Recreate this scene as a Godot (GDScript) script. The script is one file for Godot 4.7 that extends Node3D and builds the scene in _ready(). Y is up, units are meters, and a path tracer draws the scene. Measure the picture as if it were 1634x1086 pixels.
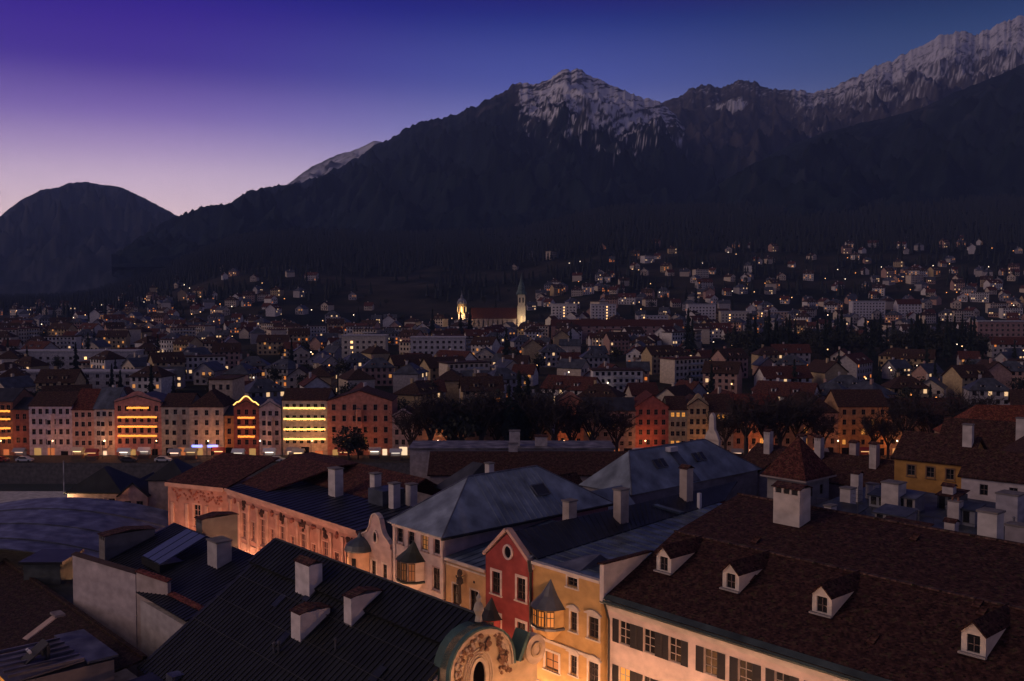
extends Node3D

# ---------------------------------------------------------------- helpers
const F := 1588.0            # focal length of the lens, in widths of the 1634 wide frame
const EYE := Vector3(0, 45, 0)
var names := {}
var mats := {}
var rng := RandomNumberGenerator.new()
var BX := Vector3(cos(deg_to_rad(-48.3)), 0, -sin(deg_to_rad(-48.3)))   # old town: along the street
var BZ := Vector3(sin(deg_to_rad(-48.3)), 0, cos(deg_to_rad(-48.3)))    # old town: out of the facades
var BO := Vector3(7.944, 0, -81.39)
const YAW := -0.842994

class MB:
	var v := PackedVector3Array()
	var uv := PackedVector2Array()
	var col := PackedColorArray()
	func tri(a: Vector3, b: Vector3, c: Vector3, ua := Vector2.ZERO, ub := Vector2.ZERO, uc := Vector2.ZERO) -> void:
		v.append(a); v.append(c); v.append(b)
		uv.append(ua); uv.append(uc); uv.append(ub)
	# corners counter-clockwise seen from outside; uv in metres
	func quad(a: Vector3, b: Vector3, c: Vector3, d: Vector3) -> void:
		var e := (b - a).normalized()
		var n := (b - a).cross(d - a)
		if n.length() < 1e-9: n = (c - b).cross(d - b)
		n = n.normalized()
		var f := n.cross(e)
		var ub := Vector2((b - a).dot(e), -(b - a).dot(f))
		var uc := Vector2((c - a).dot(e), -(c - a).dot(f))
		var ud := Vector2((d - a).dot(e), -(d - a).dot(f))
		tri(a, b, c, Vector2.ZERO, ub, uc)
		tri(a, c, d, Vector2.ZERO, uc, ud)
	func box(lo: Vector3, hi: Vector3) -> void:
		var a := Vector3(lo.x, lo.y, hi.z); var b := Vector3(hi.x, lo.y, hi.z); var c := Vector3(hi.x, hi.y, hi.z); var d := Vector3(lo.x, hi.y, hi.z)
		var e := Vector3(lo.x, lo.y, lo.z); var f := Vector3(hi.x, lo.y, lo.z); var g := Vector3(hi.x, hi.y, lo.z); var h := Vector3(lo.x, hi.y, lo.z)
		quad(a, b, c, d); quad(f, e, h, g); quad(b, f, g, c); quad(e, a, d, h); quad(d, c, g, h); quad(e, f, b, a)
	# a slab: a quad given a thickness downwards
	func slab(a: Vector3, b: Vector3, c: Vector3, d: Vector3, t: float) -> void:
		var n := (b - a).cross(d - a)
		if n.length() < 1e-6: n = (c - b).cross(d - b)
		n = n.normalized() * t
		quad(a, b, c, d)
		quad(d - n, c - n, b - n, a - n)
		quad(a - n, b - n, b, a); quad(b - n, c - n, c, b); quad(c - n, d - n, d, c); quad(d - n, a - n, a, d)
	# outline in x, y counter-clockwise, from z0 (back) to z1 (front)
	func prism(p: PackedVector2Array, z0: float, z1: float, front := true, back := true) -> void:
		var idx := Geometry2D.triangulate_polygon(p)
		var n := p.size()
		for i in range(0, idx.size(), 3):
			var a := p[idx[i]]; var b := p[idx[i + 1]]; var c := p[idx[i + 2]]
			if (b - a).cross(c - a) < 0:
				var t := b; b = c; c = t
			if front: tri(Vector3(a.x, a.y, z1), Vector3(b.x, b.y, z1), Vector3(c.x, c.y, z1), a, b, c)
			if back: tri(Vector3(a.x, a.y, z0), Vector3(c.x, c.y, z0), Vector3(b.x, b.y, z0), a, c, b)
		for i in n:
			var a := p[i]; var b := p[(i + 1) % n]
			quad(Vector3(b.x, b.y, z1), Vector3(a.x, a.y, z1), Vector3(a.x, a.y, z0), Vector3(b.x, b.y, z0))
	func tube(a: Vector3, b: Vector3, ra: float, rb: float, n := 8) -> void:
		var w := (b - a).normalized()
		var s := w.cross(Vector3.UP if absf(w.y) < 0.9 else Vector3.RIGHT).normalized()
		var t := s.cross(w)
		for i in n:
			var p := TAU * i / n; var q := TAU * (i + 1) / n
			var d0 := s * cos(p) + t * sin(p); var d1 := s * cos(q) + t * sin(q)
			quad(a + d0 * ra, b + d0 * rb, b + d1 * rb, a + d1 * ra)
			tri(b, b + d1 * rb, b + d0 * rb); tri(a, a + d0 * ra, a + d1 * ra)
	# profile of (radius, height), turned about an upright axis through c
	func lathe(prof: Array, c: Vector3, n := 16, from := 0.0, to := TAU) -> void:
		for i in n:
			var p := from + (to - from) * i / n; var q := from + (to - from) * (i + 1) / n
			for k in prof.size() - 1:
				var r0: float = prof[k].x; var r1: float = prof[k + 1].x; var y0: float = prof[k].y; var y1: float = prof[k + 1].y
				quad(c + Vector3(sin(p) * r0, y0, cos(p) * r0), c + Vector3(sin(q) * r0, y0, cos(q) * r0), c + Vector3(sin(q) * r1, y1, cos(q) * r1), c + Vector3(sin(p) * r1, y1, cos(p) * r1))
	# upright wall in the plane z, looking to +z, with rectangular openings [x, y, w, h] and their reveals
	func wall(x0: float, x1: float, y0: float, y1: float, z: float, holes: Array, deep := 0.22) -> void:
		var xs := [x0, x1]; var ys := [y0, y1]
		for h in holes:
			for q in [h[0], h[0] + h[2]]: if q > x0 and q < x1: xs.append(q)
			for q in [h[1], h[1] + h[3]]: if q > y0 and q < y1: ys.append(q)
		xs.sort(); ys.sort()
		for i in xs.size() - 1:
			if xs[i + 1] - xs[i] < 1e-4: continue
			for j in ys.size() - 1:
				if ys[j + 1] - ys[j] < 1e-4: continue
				var cx: float = (xs[i] + xs[i + 1]) / 2; var cy: float = (ys[j] + ys[j + 1]) / 2
				var open := false
				for h in holes:
					if cx > h[0] and cx < h[0] + h[2] and cy > h[1] and cy < h[1] + h[3]: open = true
				if open: continue
				quad(Vector3(xs[i], ys[j], z), Vector3(xs[i + 1], ys[j], z), Vector3(xs[i + 1], ys[j + 1], z), Vector3(xs[i], ys[j + 1], z))
		for h in holes:
			var a: float = h[0]; var b: float = h[0] + h[2]; var c: float = h[1]; var d: float = h[1] + h[3]
			quad(Vector3(a, c, z), Vector3(a, d, z), Vector3(a, d, z - deep), Vector3(a, c, z - deep))
			quad(Vector3(b, d, z), Vector3(b, c, z), Vector3(b, c, z - deep), Vector3(b, d, z - deep))
			quad(Vector3(b, c, z), Vector3(a, c, z), Vector3(a, c, z - deep), Vector3(b, c, z - deep))
			quad(Vector3(a, d, z), Vector3(b, d, z), Vector3(b, d, z - deep), Vector3(a, d, z - deep))
	func mesh(smooth := false) -> ArrayMesh:
		if smooth:
			var st := SurfaceTool.new()
			st.begin(Mesh.PRIMITIVE_TRIANGLES); st.set_smooth_group(0)
			for i in v.size():
				if col.size() == v.size(): st.set_color(col[i])
				st.set_uv(uv[i]); st.add_vertex(v[i])
			st.generate_normals()
			return st.commit()
		var a := []
		a.resize(Mesh.ARRAY_MAX)
		a[Mesh.ARRAY_VERTEX] = v; a[Mesh.ARRAY_TEX_UV] = uv
		if col.size() == v.size(): a[Mesh.ARRAY_COLOR] = col
		var m := ArrayMesh.new()
		m.add_surface_from_arrays(Mesh.PRIMITIVE_TRIANGLES, a)
		return m

func S(r: float, g: float, b: float) -> Color:      # a linear base colour
	return Color(r, g, b).linear_to_srgb()

func numbered(called: String) -> String:
	var n: int = names.get(called, -1) + 1
	names[called] = n
	return called if n == 0 else "%s_%03d" % [called, n]

func tag(o: Node3D, label: String, category := "", group := "", kind := "") -> Node3D:
	if label: o.set_meta("label", label)
	if category: o.set_meta("category", category)
	if group: o.set_meta("group", group)
	if kind: o.set_meta("kind", kind)
	return o

func thing(called: String, label: String, category: String, at := Vector3.ZERO, turn := 0.0, group := "") -> Node3D:
	var o := Node3D.new()
	o.name = numbered(called)
	add_child(o)
	o.position = at; o.rotation.y = turn
	tag(o, label, category, group)
	return o

func put(called: String, m: Mesh, mat: Material, parent: Node, at := Vector3.ZERO, turn := 0.0) -> MeshInstance3D:
	var o := MeshInstance3D.new()
	o.name = called
	o.mesh = m
	o.material_override = mat
	parent.add_child(o, true)
	o.position = at; o.rotation.y = turn
	return o

func part(called: String, b: MB, mat: Material, parent: Node, smooth := false) -> MeshInstance3D:
	return put(called, b.mesh(smooth), mat, parent)

func structure(called: String, m: Mesh, mat: Material, label: String) -> MeshInstance3D:
	var o := put(numbered(called), m, mat, self)
	tag(o, label, called.replace("_", " "), "", "structure")
	return o

func copy(o: Node3D, called: String) -> Node3D:
	var c: Node3D = o.duplicate()
	c.name = numbered(called)
	add_child(c)
	return c

func bw(s: float, y: float, z: float) -> Vector3:    # old town coordinates to the world
	return BO + BX * s + BZ * z + Vector3(0, y, 0)

func ss(a: float, b: float, x: float) -> float:
	return smoothstep(a, b, x)

# ---------------------------------------------------------------- materials
func noise_tex(freq: float, lo: float, hi: float, sd: int, oct := 4, size := 512) -> NoiseTexture2D:
	var n := FastNoiseLite.new()
	n.seed = sd; n.frequency = freq; n.fractal_octaves = oct; n.noise_type = FastNoiseLite.TYPE_SIMPLEX_SMOOTH
	var g := Gradient.new()
	g.set_color(0, Color(lo, lo, lo)); g.set_color(1, Color(hi, hi, hi))
	var t := NoiseTexture2D.new()
	t.width = size; t.height = size; t.seamless = true; t.noise = n; t.color_ramp = g; t.normalize = true
	return t

var T := {}
func make_textures() -> void:
	T.plaster = noise_tex(0.012, 0.74, 1.0, 3, 6)
	T.metal = noise_tex(0.010, 0.40, 1.0, 5, 6)
	# clay tiles in staggered rows: 40 x 60 tiles on a square of 8 m, each with its own tone, some patched, mossy in places
	var w := 800; var by := PackedByteArray(); by.resize(w * w * 3); var hb := PackedByteArray(); hb.resize(w * w * 3)
	var r := RandomNumberGenerator.new(); r.seed = 77
	var tone := []
	for i in 2400: tone.append(r.randf_range(0.6, 1.0) if r.randf() < 0.96 else r.randf_range(0.35, 0.55))
	var mossy := FastNoiseLite.new(); mossy.seed = 9; mossy.frequency = 0.012; mossy.fractal_octaves = 4
	var mo := mossy.get_seamless_image(w, w, false, false, 0.2, true)
	var k := 0
	for y in w:
		var rw := y * 60.0 / w; var row_i := int(rw); var fy := rw - row_i
		for x in w:
			var xx := x * 40.0 / w + (0.5 if row_i % 2 else 0.0)
			var fx := xx - int(xx)
			var t: float = tone[row_i * 40 + int(xx) % 40]
			var m := mo.get_pixel(x, y).r
			t *= 0.72 + 0.45 * m
			var gr := ss(0.62, 0.8, m) * 0.25
			by[k] = int(clampf(t, 0, 1) * 255); by[k + 1] = int(clampf(t * (0.94 + gr), 0, 1) * 255); by[k + 2] = int(clampf(t * 0.92, 0, 1) * 255)
			var e := absf(fx * 2 - 1)
			var h := fy * 0.8 + 0.2 * (1.0 - e * e * e * e)
			if e > 0.9: h -= 0.3
			var q := int(clampf(h, 0, 1) * 255)
			hb[k] = q; hb[k + 1] = q; hb[k + 2] = q
			k += 3
	T.tile = ImageTexture.create_from_image(Image.create_from_data(w, w, false, Image.FORMAT_RGB8, by))
	T.tile_h = ImageTexture.create_from_image(Image.create_from_data(w, w, false, Image.FORMAT_RGB8, hb))

func plaster(r: float, g: float, b: float) -> StandardMaterial3D:
	var k := "pl%.3f_%.3f_%.3f" % [r, g, b]
	if mats.has(k): return mats[k]
	var m := StandardMaterial3D.new()
	m.albedo_color = S(r, g, b); m.albedo_texture = T.plaster; m.roughness = 0.92; m.metallic_specular = 0.2
	m.uv1_triplanar = true; m.uv1_world_triplanar = true; m.uv1_scale = Vector3.ONE * 0.11
	mats[k] = m
	return m

func tiles(r: float, g: float, b: float) -> StandardMaterial3D:
	var k := "ti%.3f_%.3f_%.3f" % [r, g, b]
	if mats.has(k): return mats[k]
	var m := StandardMaterial3D.new()
	m.albedo_color = S(r, g, b); m.albedo_texture = T.tile; m.roughness = 0.88; m.metallic_specular = 0.25
	m.uv1_scale = Vector3(1 / 8.0, 1 / 8.0, 1)
	m.heightmap_enabled = true; m.heightmap_texture = T.tile_h; m.heightmap_scale = 2.5
	mats[k] = m
	return m

func metal(r: float, g: float, b: float, rough := 0.5) -> StandardMaterial3D:
	var k := "me%.3f_%.3f_%.3f_%.2f" % [r, g, b, rough]
	if mats.has(k): return mats[k]
	var m := StandardMaterial3D.new()
	m.albedo_color = S(r, g, b); m.albedo_texture = T.metal; m.roughness = rough; m.metallic_specular = 0.4
	m.uv1_triplanar = true; m.uv1_world_triplanar = true; m.uv1_scale = Vector3.ONE * 0.07
	mats[k] = m
	return m

func plain(r: float, g: float, b: float, rough := 0.8) -> StandardMaterial3D:
	var k := "pn%.3f_%.3f_%.3f_%.2f" % [r, g, b, rough]
	if mats.has(k): return mats[k]
	var m := StandardMaterial3D.new()
	m.albedo_color = S(r, g, b); m.roughness = rough
	mats[k] = m
	return m

func glow(r: float, g: float, b: float, e: float) -> StandardMaterial3D:
	var k := "gl%.3f_%.3f_%.3f_%.2f" % [r, g, b, e]
	if mats.has(k): return mats[k]
	var m := StandardMaterial3D.new()
	m.albedo_color = S(0.3 * r, 0.3 * g, 0.3 * b); m.roughness = 0.6
	m.emission_enabled = true; m.emission = S(r, g, b); m.emission_energy_multiplier = e
	mats[k] = m
	return m

func vertex_mat() -> StandardMaterial3D:
	if mats.has("vc"): return mats.vc
	var m := StandardMaterial3D.new()
	m.vertex_color_use_as_albedo = true; m.roughness = 0.95; m.metallic_specular = 0.1
	mats.vc = m
	return m

# ---------------------------------------------------------------- sky and land
func lin(c: Array) -> Vector3:
	var k := Color(c[0] / 255.0, c[1] / 255.0, c[2] / 255.0).srgb_to_linear()
	return Vector3(k.r, k.g, k.b)

func stops(tab: Array, e: float) -> Vector3:
	for i in tab.size() - 1:
		if e <= tab[i + 1][0]:
			return lin(tab[i][1]).lerp(lin(tab[i + 1][1]), ss(0, 1, clampf((e - tab[i][0]) / (tab[i + 1][0] - tab[i][0]), 0, 1)) * 0.35 + 0.65 * clampf((e - tab[i][0]) / (tab[i + 1][0] - tab[i][0]), 0, 1))
	return lin(tab[-1][1])

func make_sky() -> Image:
	var dusk := [[0, [238, 202, 196]], [4.0, [228, 198, 205]], [6.2, [208, 182, 206]], [8.0, [172, 147, 193]], [9.8, [130, 106, 177]], [12.3, [80, 60, 147]], [16.5, [57, 40, 129]], [30, [54, 46, 100]], [90, [92, 82, 92]]]
	var mid := [[0, [190, 170, 186]], [6.5, [178, 166, 192]], [9, [128, 128, 180]], [12, [82, 88, 156]], [16.5, [38, 43, 110]], [30, [48, 46, 92]], [90, [92, 82, 92]]]
	var off := [[0, [190, 160, 164]], [5, [168, 148, 164]], [9, [104, 108, 142]], [12, [68, 80, 120]], [16.5, [38, 48, 84]], [30, [48, 47, 86]], [90, [92, 82, 92]]]
	var w := 512; var h := 256
	var im := Image.create(w, h, false, Image.FORMAT_RGBF)
	for y in h:
		var e := 90.0 - (y + 0.5) / h * 180.0
		var ee := maxf(e, 0.0)
		var a := stops(dusk, ee); var b := stops(mid, ee); var c := stops(off, ee)
		for x in w:
			var az := (x + 0.5) / w * 360.0
			var d := absf(wrapf(az + 27.0, -180, 180))
			var k := a.lerp(b, ss(4, 30, d)).lerp(c, ss(26, 52, d))
			if e < 0: k = k * 0.15
			# the haze in front of the low sky takes a share of its light and adds its own
			k = k.lerp((k - Vector3(0.031, 0.027, 0.041)).max(Vector3(0.003, 0.003, 0.01)) / 0.63, 1.0 - ss(16, 50, ee))
			im.set_pixel(x, y, Color(k.x, k.y, k.z))
	return im

var n1 := FastNoiseLite.new()
var n2 := FastNoiseLite.new()
var n3 := FastNoiseLite.new()

func land(x: float, z: float) -> float:
	var d := -z
	if d < 258: return 0.0
	var q := x / d
	var m := ss(-0.46, -0.24, q) * (0.72 + 0.28 * ss(-0.02, 0.12, q)) + 0.12 * ss(0.25, 0.5, q)
	var r := maxf(0, d - 900)
	var hill := 0.155 * r * r / (r + 260.0) * m
	var base := 3.0 * ss(258, 420, d) + 0.012 * maxf(0, d - 420)
	return base + hill + n1.get_noise_2d(x * 0.4, z * 0.4) * 9.0 * ss(600, 1500, d)

func build_land() -> void:
	n1.seed = 11; n1.frequency = 0.006; n1.fractal_octaves = 4
	n2.seed = 5; n2.frequency = 0.0016; n2.fractal_type = FastNoiseLite.FRACTAL_RIDGED; n2.fractal_octaves = 6
	n3.seed = 8; n3.frequency = 0.004; n3.fractal_octaves = 5
	# ground beyond the river, rising into the hill
	var nq := 170; var nd := 150
	var b := MB.new()
	var pts := []; var cols := []
	for j in nd + 1:
		var d := 259.0 * pow(2900.0 / 259.0, float(j) / nd)
		for i in nq + 1:
			var q := lerpf(-0.85, 0.85, float(i) / nq)
			var x := q * d
			pts.append(Vector3(x, land(x, -d), -d))
			var f := n3.get_noise_2d(x * 1.3, d * 1.3) * 0.5 + 0.5
			var wood := ss(0.42, 0.56, f + ss(1500, 2100, d) * 0.35)
			var c := Color(0.055, 0.05, 0.035).lerp(Color(0.022, 0.026, 0.02), wood)
			cols.append(c * (0.8 + 0.5 * n1.get_noise_2d(x * 6, d * 6)))
	grid(b, pts, cols, nq + 1, nd + 1)
	structure("ground", b.mesh(true), vertex_mat(), "dark ground of the far bank rising into the wooded hill")
	# old town ground, quay walls, river
	b = MB.new(); b.quad(Vector3(-600, 0, -196), Vector3(-600, 0, 200), Vector3(600, 0, 200), Vector3(600, 0, -196))
	structure("pavement", b.mesh(), plaster(0.13, 0.12, 0.11), "grey paved ground of the old town")
	b = MB.new(); b.box(Vector3(-600, -7, -197), Vector3(600, 0.9, -196.05))
	var qw := thing("quay_wall", "grey stone quay wall on the old town bank of the river", "wall")
	part("wall", b, plaster(0.2, 0.19, 0.17), qw)
	b = MB.new(); b.box(Vector3(-600, -7, -259.9), Vector3(600, 1.0, -259.1))
	qw = thing("quay_wall", "pale stone quay wall below the row of lit houses", "wall")
	part("wall", b, plaster(0.2, 0.18, 0.16), qw)
	b = MB.new(); b.quad(Vector3(-600, -4.5, -259.5), Vector3(-600, -4.5, -196.5), Vector3(600, -4.5, -196.5), Vector3(600, -4.5, -259.5))
	var wm := StandardMaterial3D.new()
	wm.albedo_color = S(0.03, 0.04, 0.04); wm.roughness = 0.3
	var nt := noise_tex(0.05, 0, 1, 31, 3); nt.as_normal_map = true; nt.bump_strength = 3.0; nt.color_ramp = null
	wm.normal_enabled = true; wm.normal_texture = nt; wm.normal_scale = 0.5; wm.uv1_triplanar = true; wm.uv1_world_triplanar = true; wm.uv1_scale = Vector3.ONE * 0.06
	structure("river", b.mesh(), wm, "dark river running between the two quays")

func grid(b: MB, pts: Array, cols: Array, nx: int, ny: int) -> void:
	for j in ny - 1:
		for i in nx - 1:
			var o := [j * nx + i, j * nx + i + 1, (j + 1) * nx + i + 1, (j + 1) * nx + i]
			for k in [0, 2, 1, 0, 3, 2]:
				b.v.append(pts[o[k]]); b.uv.append(Vector2.ZERO); b.col.append(cols[o[k]])

# a mountain range: the ridge as a list of (direction, steepness) seen from the tower, at a distance D, falling to its foot at d0
func mountain(called: String, label: String, ridge: Array, D: float, d0: float, y0: float, p: float, rough: float, jag: float, snow: Callable, seedx: float, nx: int, ny: int) -> void:
	var b := MB.new(); var pts := []; var cols := []
	var u0: float = ridge[0][0]; var u1: float = ridge[-1][0]
	var snowed := []
	for j in ny + 1:
		for i in nx + 1:
			var u := lerpf(u0, u1, float(i) / nx)
			var v := 0.0
			for k in ridge.size() - 1:
				if u >= ridge[k][0] and u <= ridge[k + 1][0]:
					v = lerpf(ridge[k][1], ridge[k + 1][1], (u - ridge[k][0]) / maxf(1e-3, ridge[k + 1][0] - ridge[k][0]))
					break
			v += n3.get_noise_2d(u * 4.0 + seedx, 31.0) * jag + n3.get_noise_2d(u * 19.0 + seedx, 77.0) * jag * 0.55 + n3.get_noise_2d(u * 55.0 + seedx, 177.0) * jag * 0.4
			var q := (u - 817.0) / F
			var Y := 45.0 + (470.0 - v) / F * D
			var t := float(j) / (ny - 6)
			var d: float; var y: float
			if t <= 1.0:
				d = lerpf(d0, D, t)
				y = lerpf(y0, Y, pow(t, p))
				var env := sin(PI * pow(t, 1.15)) * (1.0 - 0.55 * t) + 0.10 * (1.0 - t) * t
				var x := q * d
				y += ((n2.get_noise_2d(x + seedx, d) - 0.25) * rough + n3.get_noise_2d(x * 2.0, d * 2.0 + seedx) * rough * 0.22) * env
				y = minf(y, 45.0 + (Y - 45.0) / D * d * 0.995) if t < 0.97 else y
			else:
				d = D + (t - 1.0) * 9.0 * (D - d0) * 0.12; y = Y - (t - 1.0) * 9.0 * (Y - y0) * 0.12
			var pos := Vector3(q * d, y, -d)
			pts.append(pos)
			var f := n3.get_noise_2d(pos.x * 1.1, pos.z * 1.1 + seedx)
			var fine := n1.get_noise_2d(pos.x * 2.2, pos.z * 2.2)
			var forest := Color(0.012, 0.018, 0.020) * (1.0 + 0.9 * fine + 0.5 * f)
			var rock := Color(0.065, 0.060, 0.060) * (1.0 + 0.8 * fine)
			var s: Vector2 = snow.call(u, y, f, fine, n2.get_noise_2d(pos.x * 2.6 + seedx, y * 2.6), v)
			cols.append(forest.lerp(rock, clampf(s.y, 0, 1)).lerp(Color(0.66, 0.68, 0.74), clampf(s.x, 0, 1)))
	grid(b, pts, cols, nx + 1, ny + 1)
	structure(called, b.mesh(true), vertex_mat(), label)

func build_mountains() -> void:
	mountain("mountain", "rounded wooded mountain beyond the far end of the valley", [[-260, 392], [-120, 372], [0, 349], [14, 338], [35, 322], [70, 304], [98, 300], [115, 293], [140, 290], [165, 295], [190, 297], [240, 320], [285, 344], [330, 362], [420, 405]], 9000, 3300, 10, 0.95, 420, 2.0,
		func(_u, _y, f, fine, _r, _v): return Vector2(0, 0.25 + 0.3 * f + 0.2 * fine), 900, 260, 90)
	mountain("mountain", "distant snow covered shoulder rising behind the dark wooded slope", [[400, 330], [445, 306], [475, 285], [500, 266], [545, 247], [580, 236], [600, 227], [615, 229], [640, 250], [720, 310]], 7600, 5400, 500, 1.0, 160, 2.0,
		func(u, _y, f, fine, r, _v): return Vector2(0.35 + 0.9 * f + 0.4 * fine + 0.5 * ss(530, 590, u) + r * 0.3, 0.7), 1500, 160, 70)
	mountain("mountain", "long jagged snow dusted ridge above the dark shoulder", [[960, 230], [1020, 185], [1050, 168], [1080, 160], [1100, 148], [1125, 137], [1145, 145], [1170, 135], [1200, 133], [1225, 145], [1260, 148], [1300, 148], [1330, 140], [1400, 105], [1440, 90], [1490, 60], [1520, 58], [1560, 55], [1600, 40], [1634, 27], [1750, 0], [1900, -30], [2050, -20]], 6600, 2700, 150, 1.25, 300, 7.0,
		func(u, y, f, fine, r, _v):
			var line := 1060.0 + 160.0 * ss(1300, 1600, u)
			var sp := n1.get_noise_2d(u * 20.0 - y * 5.0, y * 6.0) + 0.7 * n1.get_noise_2d(u * 55.0 + y * 6.0, y * 15.0)
			var patch := (1.0 - ss(0.6, 1.1, Vector2((u - 1160.0) / 42.0, (y - 1130.0) / 75.0).length())) * 1.1
			var s := ss(-0.15, 0.55, (y - line) / 500.0 + f * 0.8 + r * 0.4 + sp * 1.1 - 0.35 - 0.8 * (1.0 - ss(1225, 1290, u)) + patch)
			return Vector2(s * 0.8, ss(560, 900, y + f * 420)), 300, 520, 240)
	mountain("mountain", "main dark wooded mountain with a snow streaked rocky peak", [[180, 405], [230, 375], [285, 345], [330, 330], [370, 322], [400, 303], [450, 298], [470, 295], [520, 278], [560, 258], [610, 231], [650, 208], [690, 190], [715, 188], [740, 180], [780, 160], [820, 137], [850, 138], [875, 130], [895, 114], [910, 116], [925, 113], [945, 125], [970, 140], [1000, 150], [1050, 166], [1064, 178], [1090, 205], [1130, 250], [1180, 305], [1230, 350], [1300, 400]], 5400, 2350, 110, 1.2, 280, 6.0,
		func(u, y, f, fine, r, _v):
			var line := 900.0 + 900.0 * (1.0 - ss(785, 840, u)) - 120.0 * ss(860, 980, u) + 160.0 * ss(1010, 1070, u)
			var sp := n1.get_noise_2d(u * 9.0 - y * 3.0, y * 3.0) + 0.7 * n1.get_noise_2d(u * 28.0 - y * 8.0, y * 8.0)
			var s := ss(-0.1, 0.4, (y - line) / 260.0 + f * 0.5 + r * 0.5 + sp * 1.8 - 0.3 - 0.9 * ss(1085, 1140, y + sp * 40.0))
			return Vector2(s * 0.95, ss(720, 1020, y + f * 420 + 250 * (ss(760, 900, u) - 1.0))), 0, 620, 260)
	mountain("mountain", "dark forested shoulder in front of the snow dusted ridge", [[1040, 380], [1090, 335], [1140, 295], [1200, 262], [1250, 236], [1300, 217], [1380, 196], [1450, 180], [1530, 146], [1600, 116], [1634, 100], [1800, 50], [1960, 20], [2050, 20]], 4100, 2300, 190, 1.15, 260, 3.0,
		func(_u, y, f, fine, _r, _v): return Vector2(0, ss(0.35, 0.7, f + fine * 0.3) * 0.35 * ss(250, 480, y)), 600, 300, 130)

# ---------------------------------------------------------------- building blocks
var cache := {}
var lit_amber: Material
var lit_pale: Material
var glass: Material

# a window in an opening [x, y, w, h] of a wall in the plane z looking to +z
func window(parent: Node, x: float, y: float, w: float, h: float, z: float, o := {}) -> Node3D:
	var n: int = o.get("cols", 2); var r: int = o.get("rows", 2)
	var k := "w%.2f_%.2f_%d_%d" % [w, h, n, r]
	if not cache.has(k):
		var f := MB.new(); var t := 0.07; var g := 0.05
		f.box(Vector3(0, 0, -0.2), Vector3(t, h, -0.1)); f.box(Vector3(w - t, 0, -0.2), Vector3(w, h, -0.1))
		f.box(Vector3(t, 0, -0.2), Vector3(w - t, t, -0.1)); f.box(Vector3(t, h - t, -0.2), Vector3(w - t, h, -0.1))
		for i in range(1, n): f.box(Vector3(w * i / n - g / 2, t, -0.19), Vector3(w * i / n + g / 2, h - t, -0.11))
		for i in range(1, r): f.box(Vector3(t, h * i / r - g / 2, -0.185), Vector3(w - t, h * i / r + g / 2, -0.115))
		var p := MB.new(); p.box(Vector3(0, 0, -0.24), Vector3(w, h, -0.17))
		cache[k] = [f.mesh(), p.mesh()]
	var f := put("window", cache[k][0], o.get("frame", plain(0.12, 0.09, 0.07)), parent, Vector3(x, y, z))
	put("window_pane", cache[k][1], o.get("pane", glass), f)
	if o.has("surround"):
		var b := MB.new(); var t: float = o.get("border", 0.2)
		b.box(Vector3(-t, -0.12, 0.003), Vector3(0, h + t, 0.06)); b.box(Vector3(w, -0.12, 0.003), Vector3(w + t, h + t, 0.06))
		b.box(Vector3(0, h, 0.003), Vector3(w, h + t, 0.06))
		part("surround", b, o.surround, f)
		b = MB.new(); b.box(Vector3(-t - 0.06, -0.24, 0.003), Vector3(w + t + 0.06, -0.123, 0.16))
		part("sill", b, o.surround, f)
	if o.has("pediment"):
		var b := MB.new(); var e := w / 2 + 0.4
		var pts := PackedVector2Array([Vector2(w / 2 - e, h + 0.24)])
		for i in 9: pts.append(Vector2(w / 2 + e * (1 - i / 4.0) , h + 0.3 + 0.34 * sin(PI * i / 8.0)) if i > 0 else Vector2(w / 2 + e, h + 0.24))
		b.prism(pts, 0.003, 0.2)
		part("pediment", b, o.pediment, f)
	if o.has("shutter"):
		var q: float = o.get("leaf", w * 0.5)
		var kk := "s%.2f_%.2f" % [q, h]
		if not cache.has(kk):
			var b := MB.new()
			b.box(Vector3(0, 0, 0.01), Vector3(0.07, h, 0.06)); b.box(Vector3(q - 0.07, 0, 0.01), Vector3(q, h, 0.06))
			for yy in [0.0, h / 2 - 0.04, h - 0.08]: b.box(Vector3(0.07, yy, 0.012), Vector3(q - 0.07, yy + 0.08, 0.058))
			var m := int(h / 0.12)
			for i in m:
				var yy := h * (i + 0.5) / m
				b.slab(Vector3(0.07, yy - 0.05, 0.05), Vector3(q - 0.07, yy - 0.05, 0.05), Vector3(q - 0.07, yy + 0.05, 0.02), Vector3(0.07, yy + 0.05, 0.02), 0.01)
			b.box(Vector3(0.06, 0.03, 0.006), Vector3(q - 0.06, h - 0.03, 0.02))
			cache[kk] = b.mesh()
		put("shutter", cache[kk], o.shutter, f, Vector3(-q - 0.02, 0, 0)); put("shutter", cache[kk], o.shutter, f, Vector3(w + 0.02, 0, 0))
	return f

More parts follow.
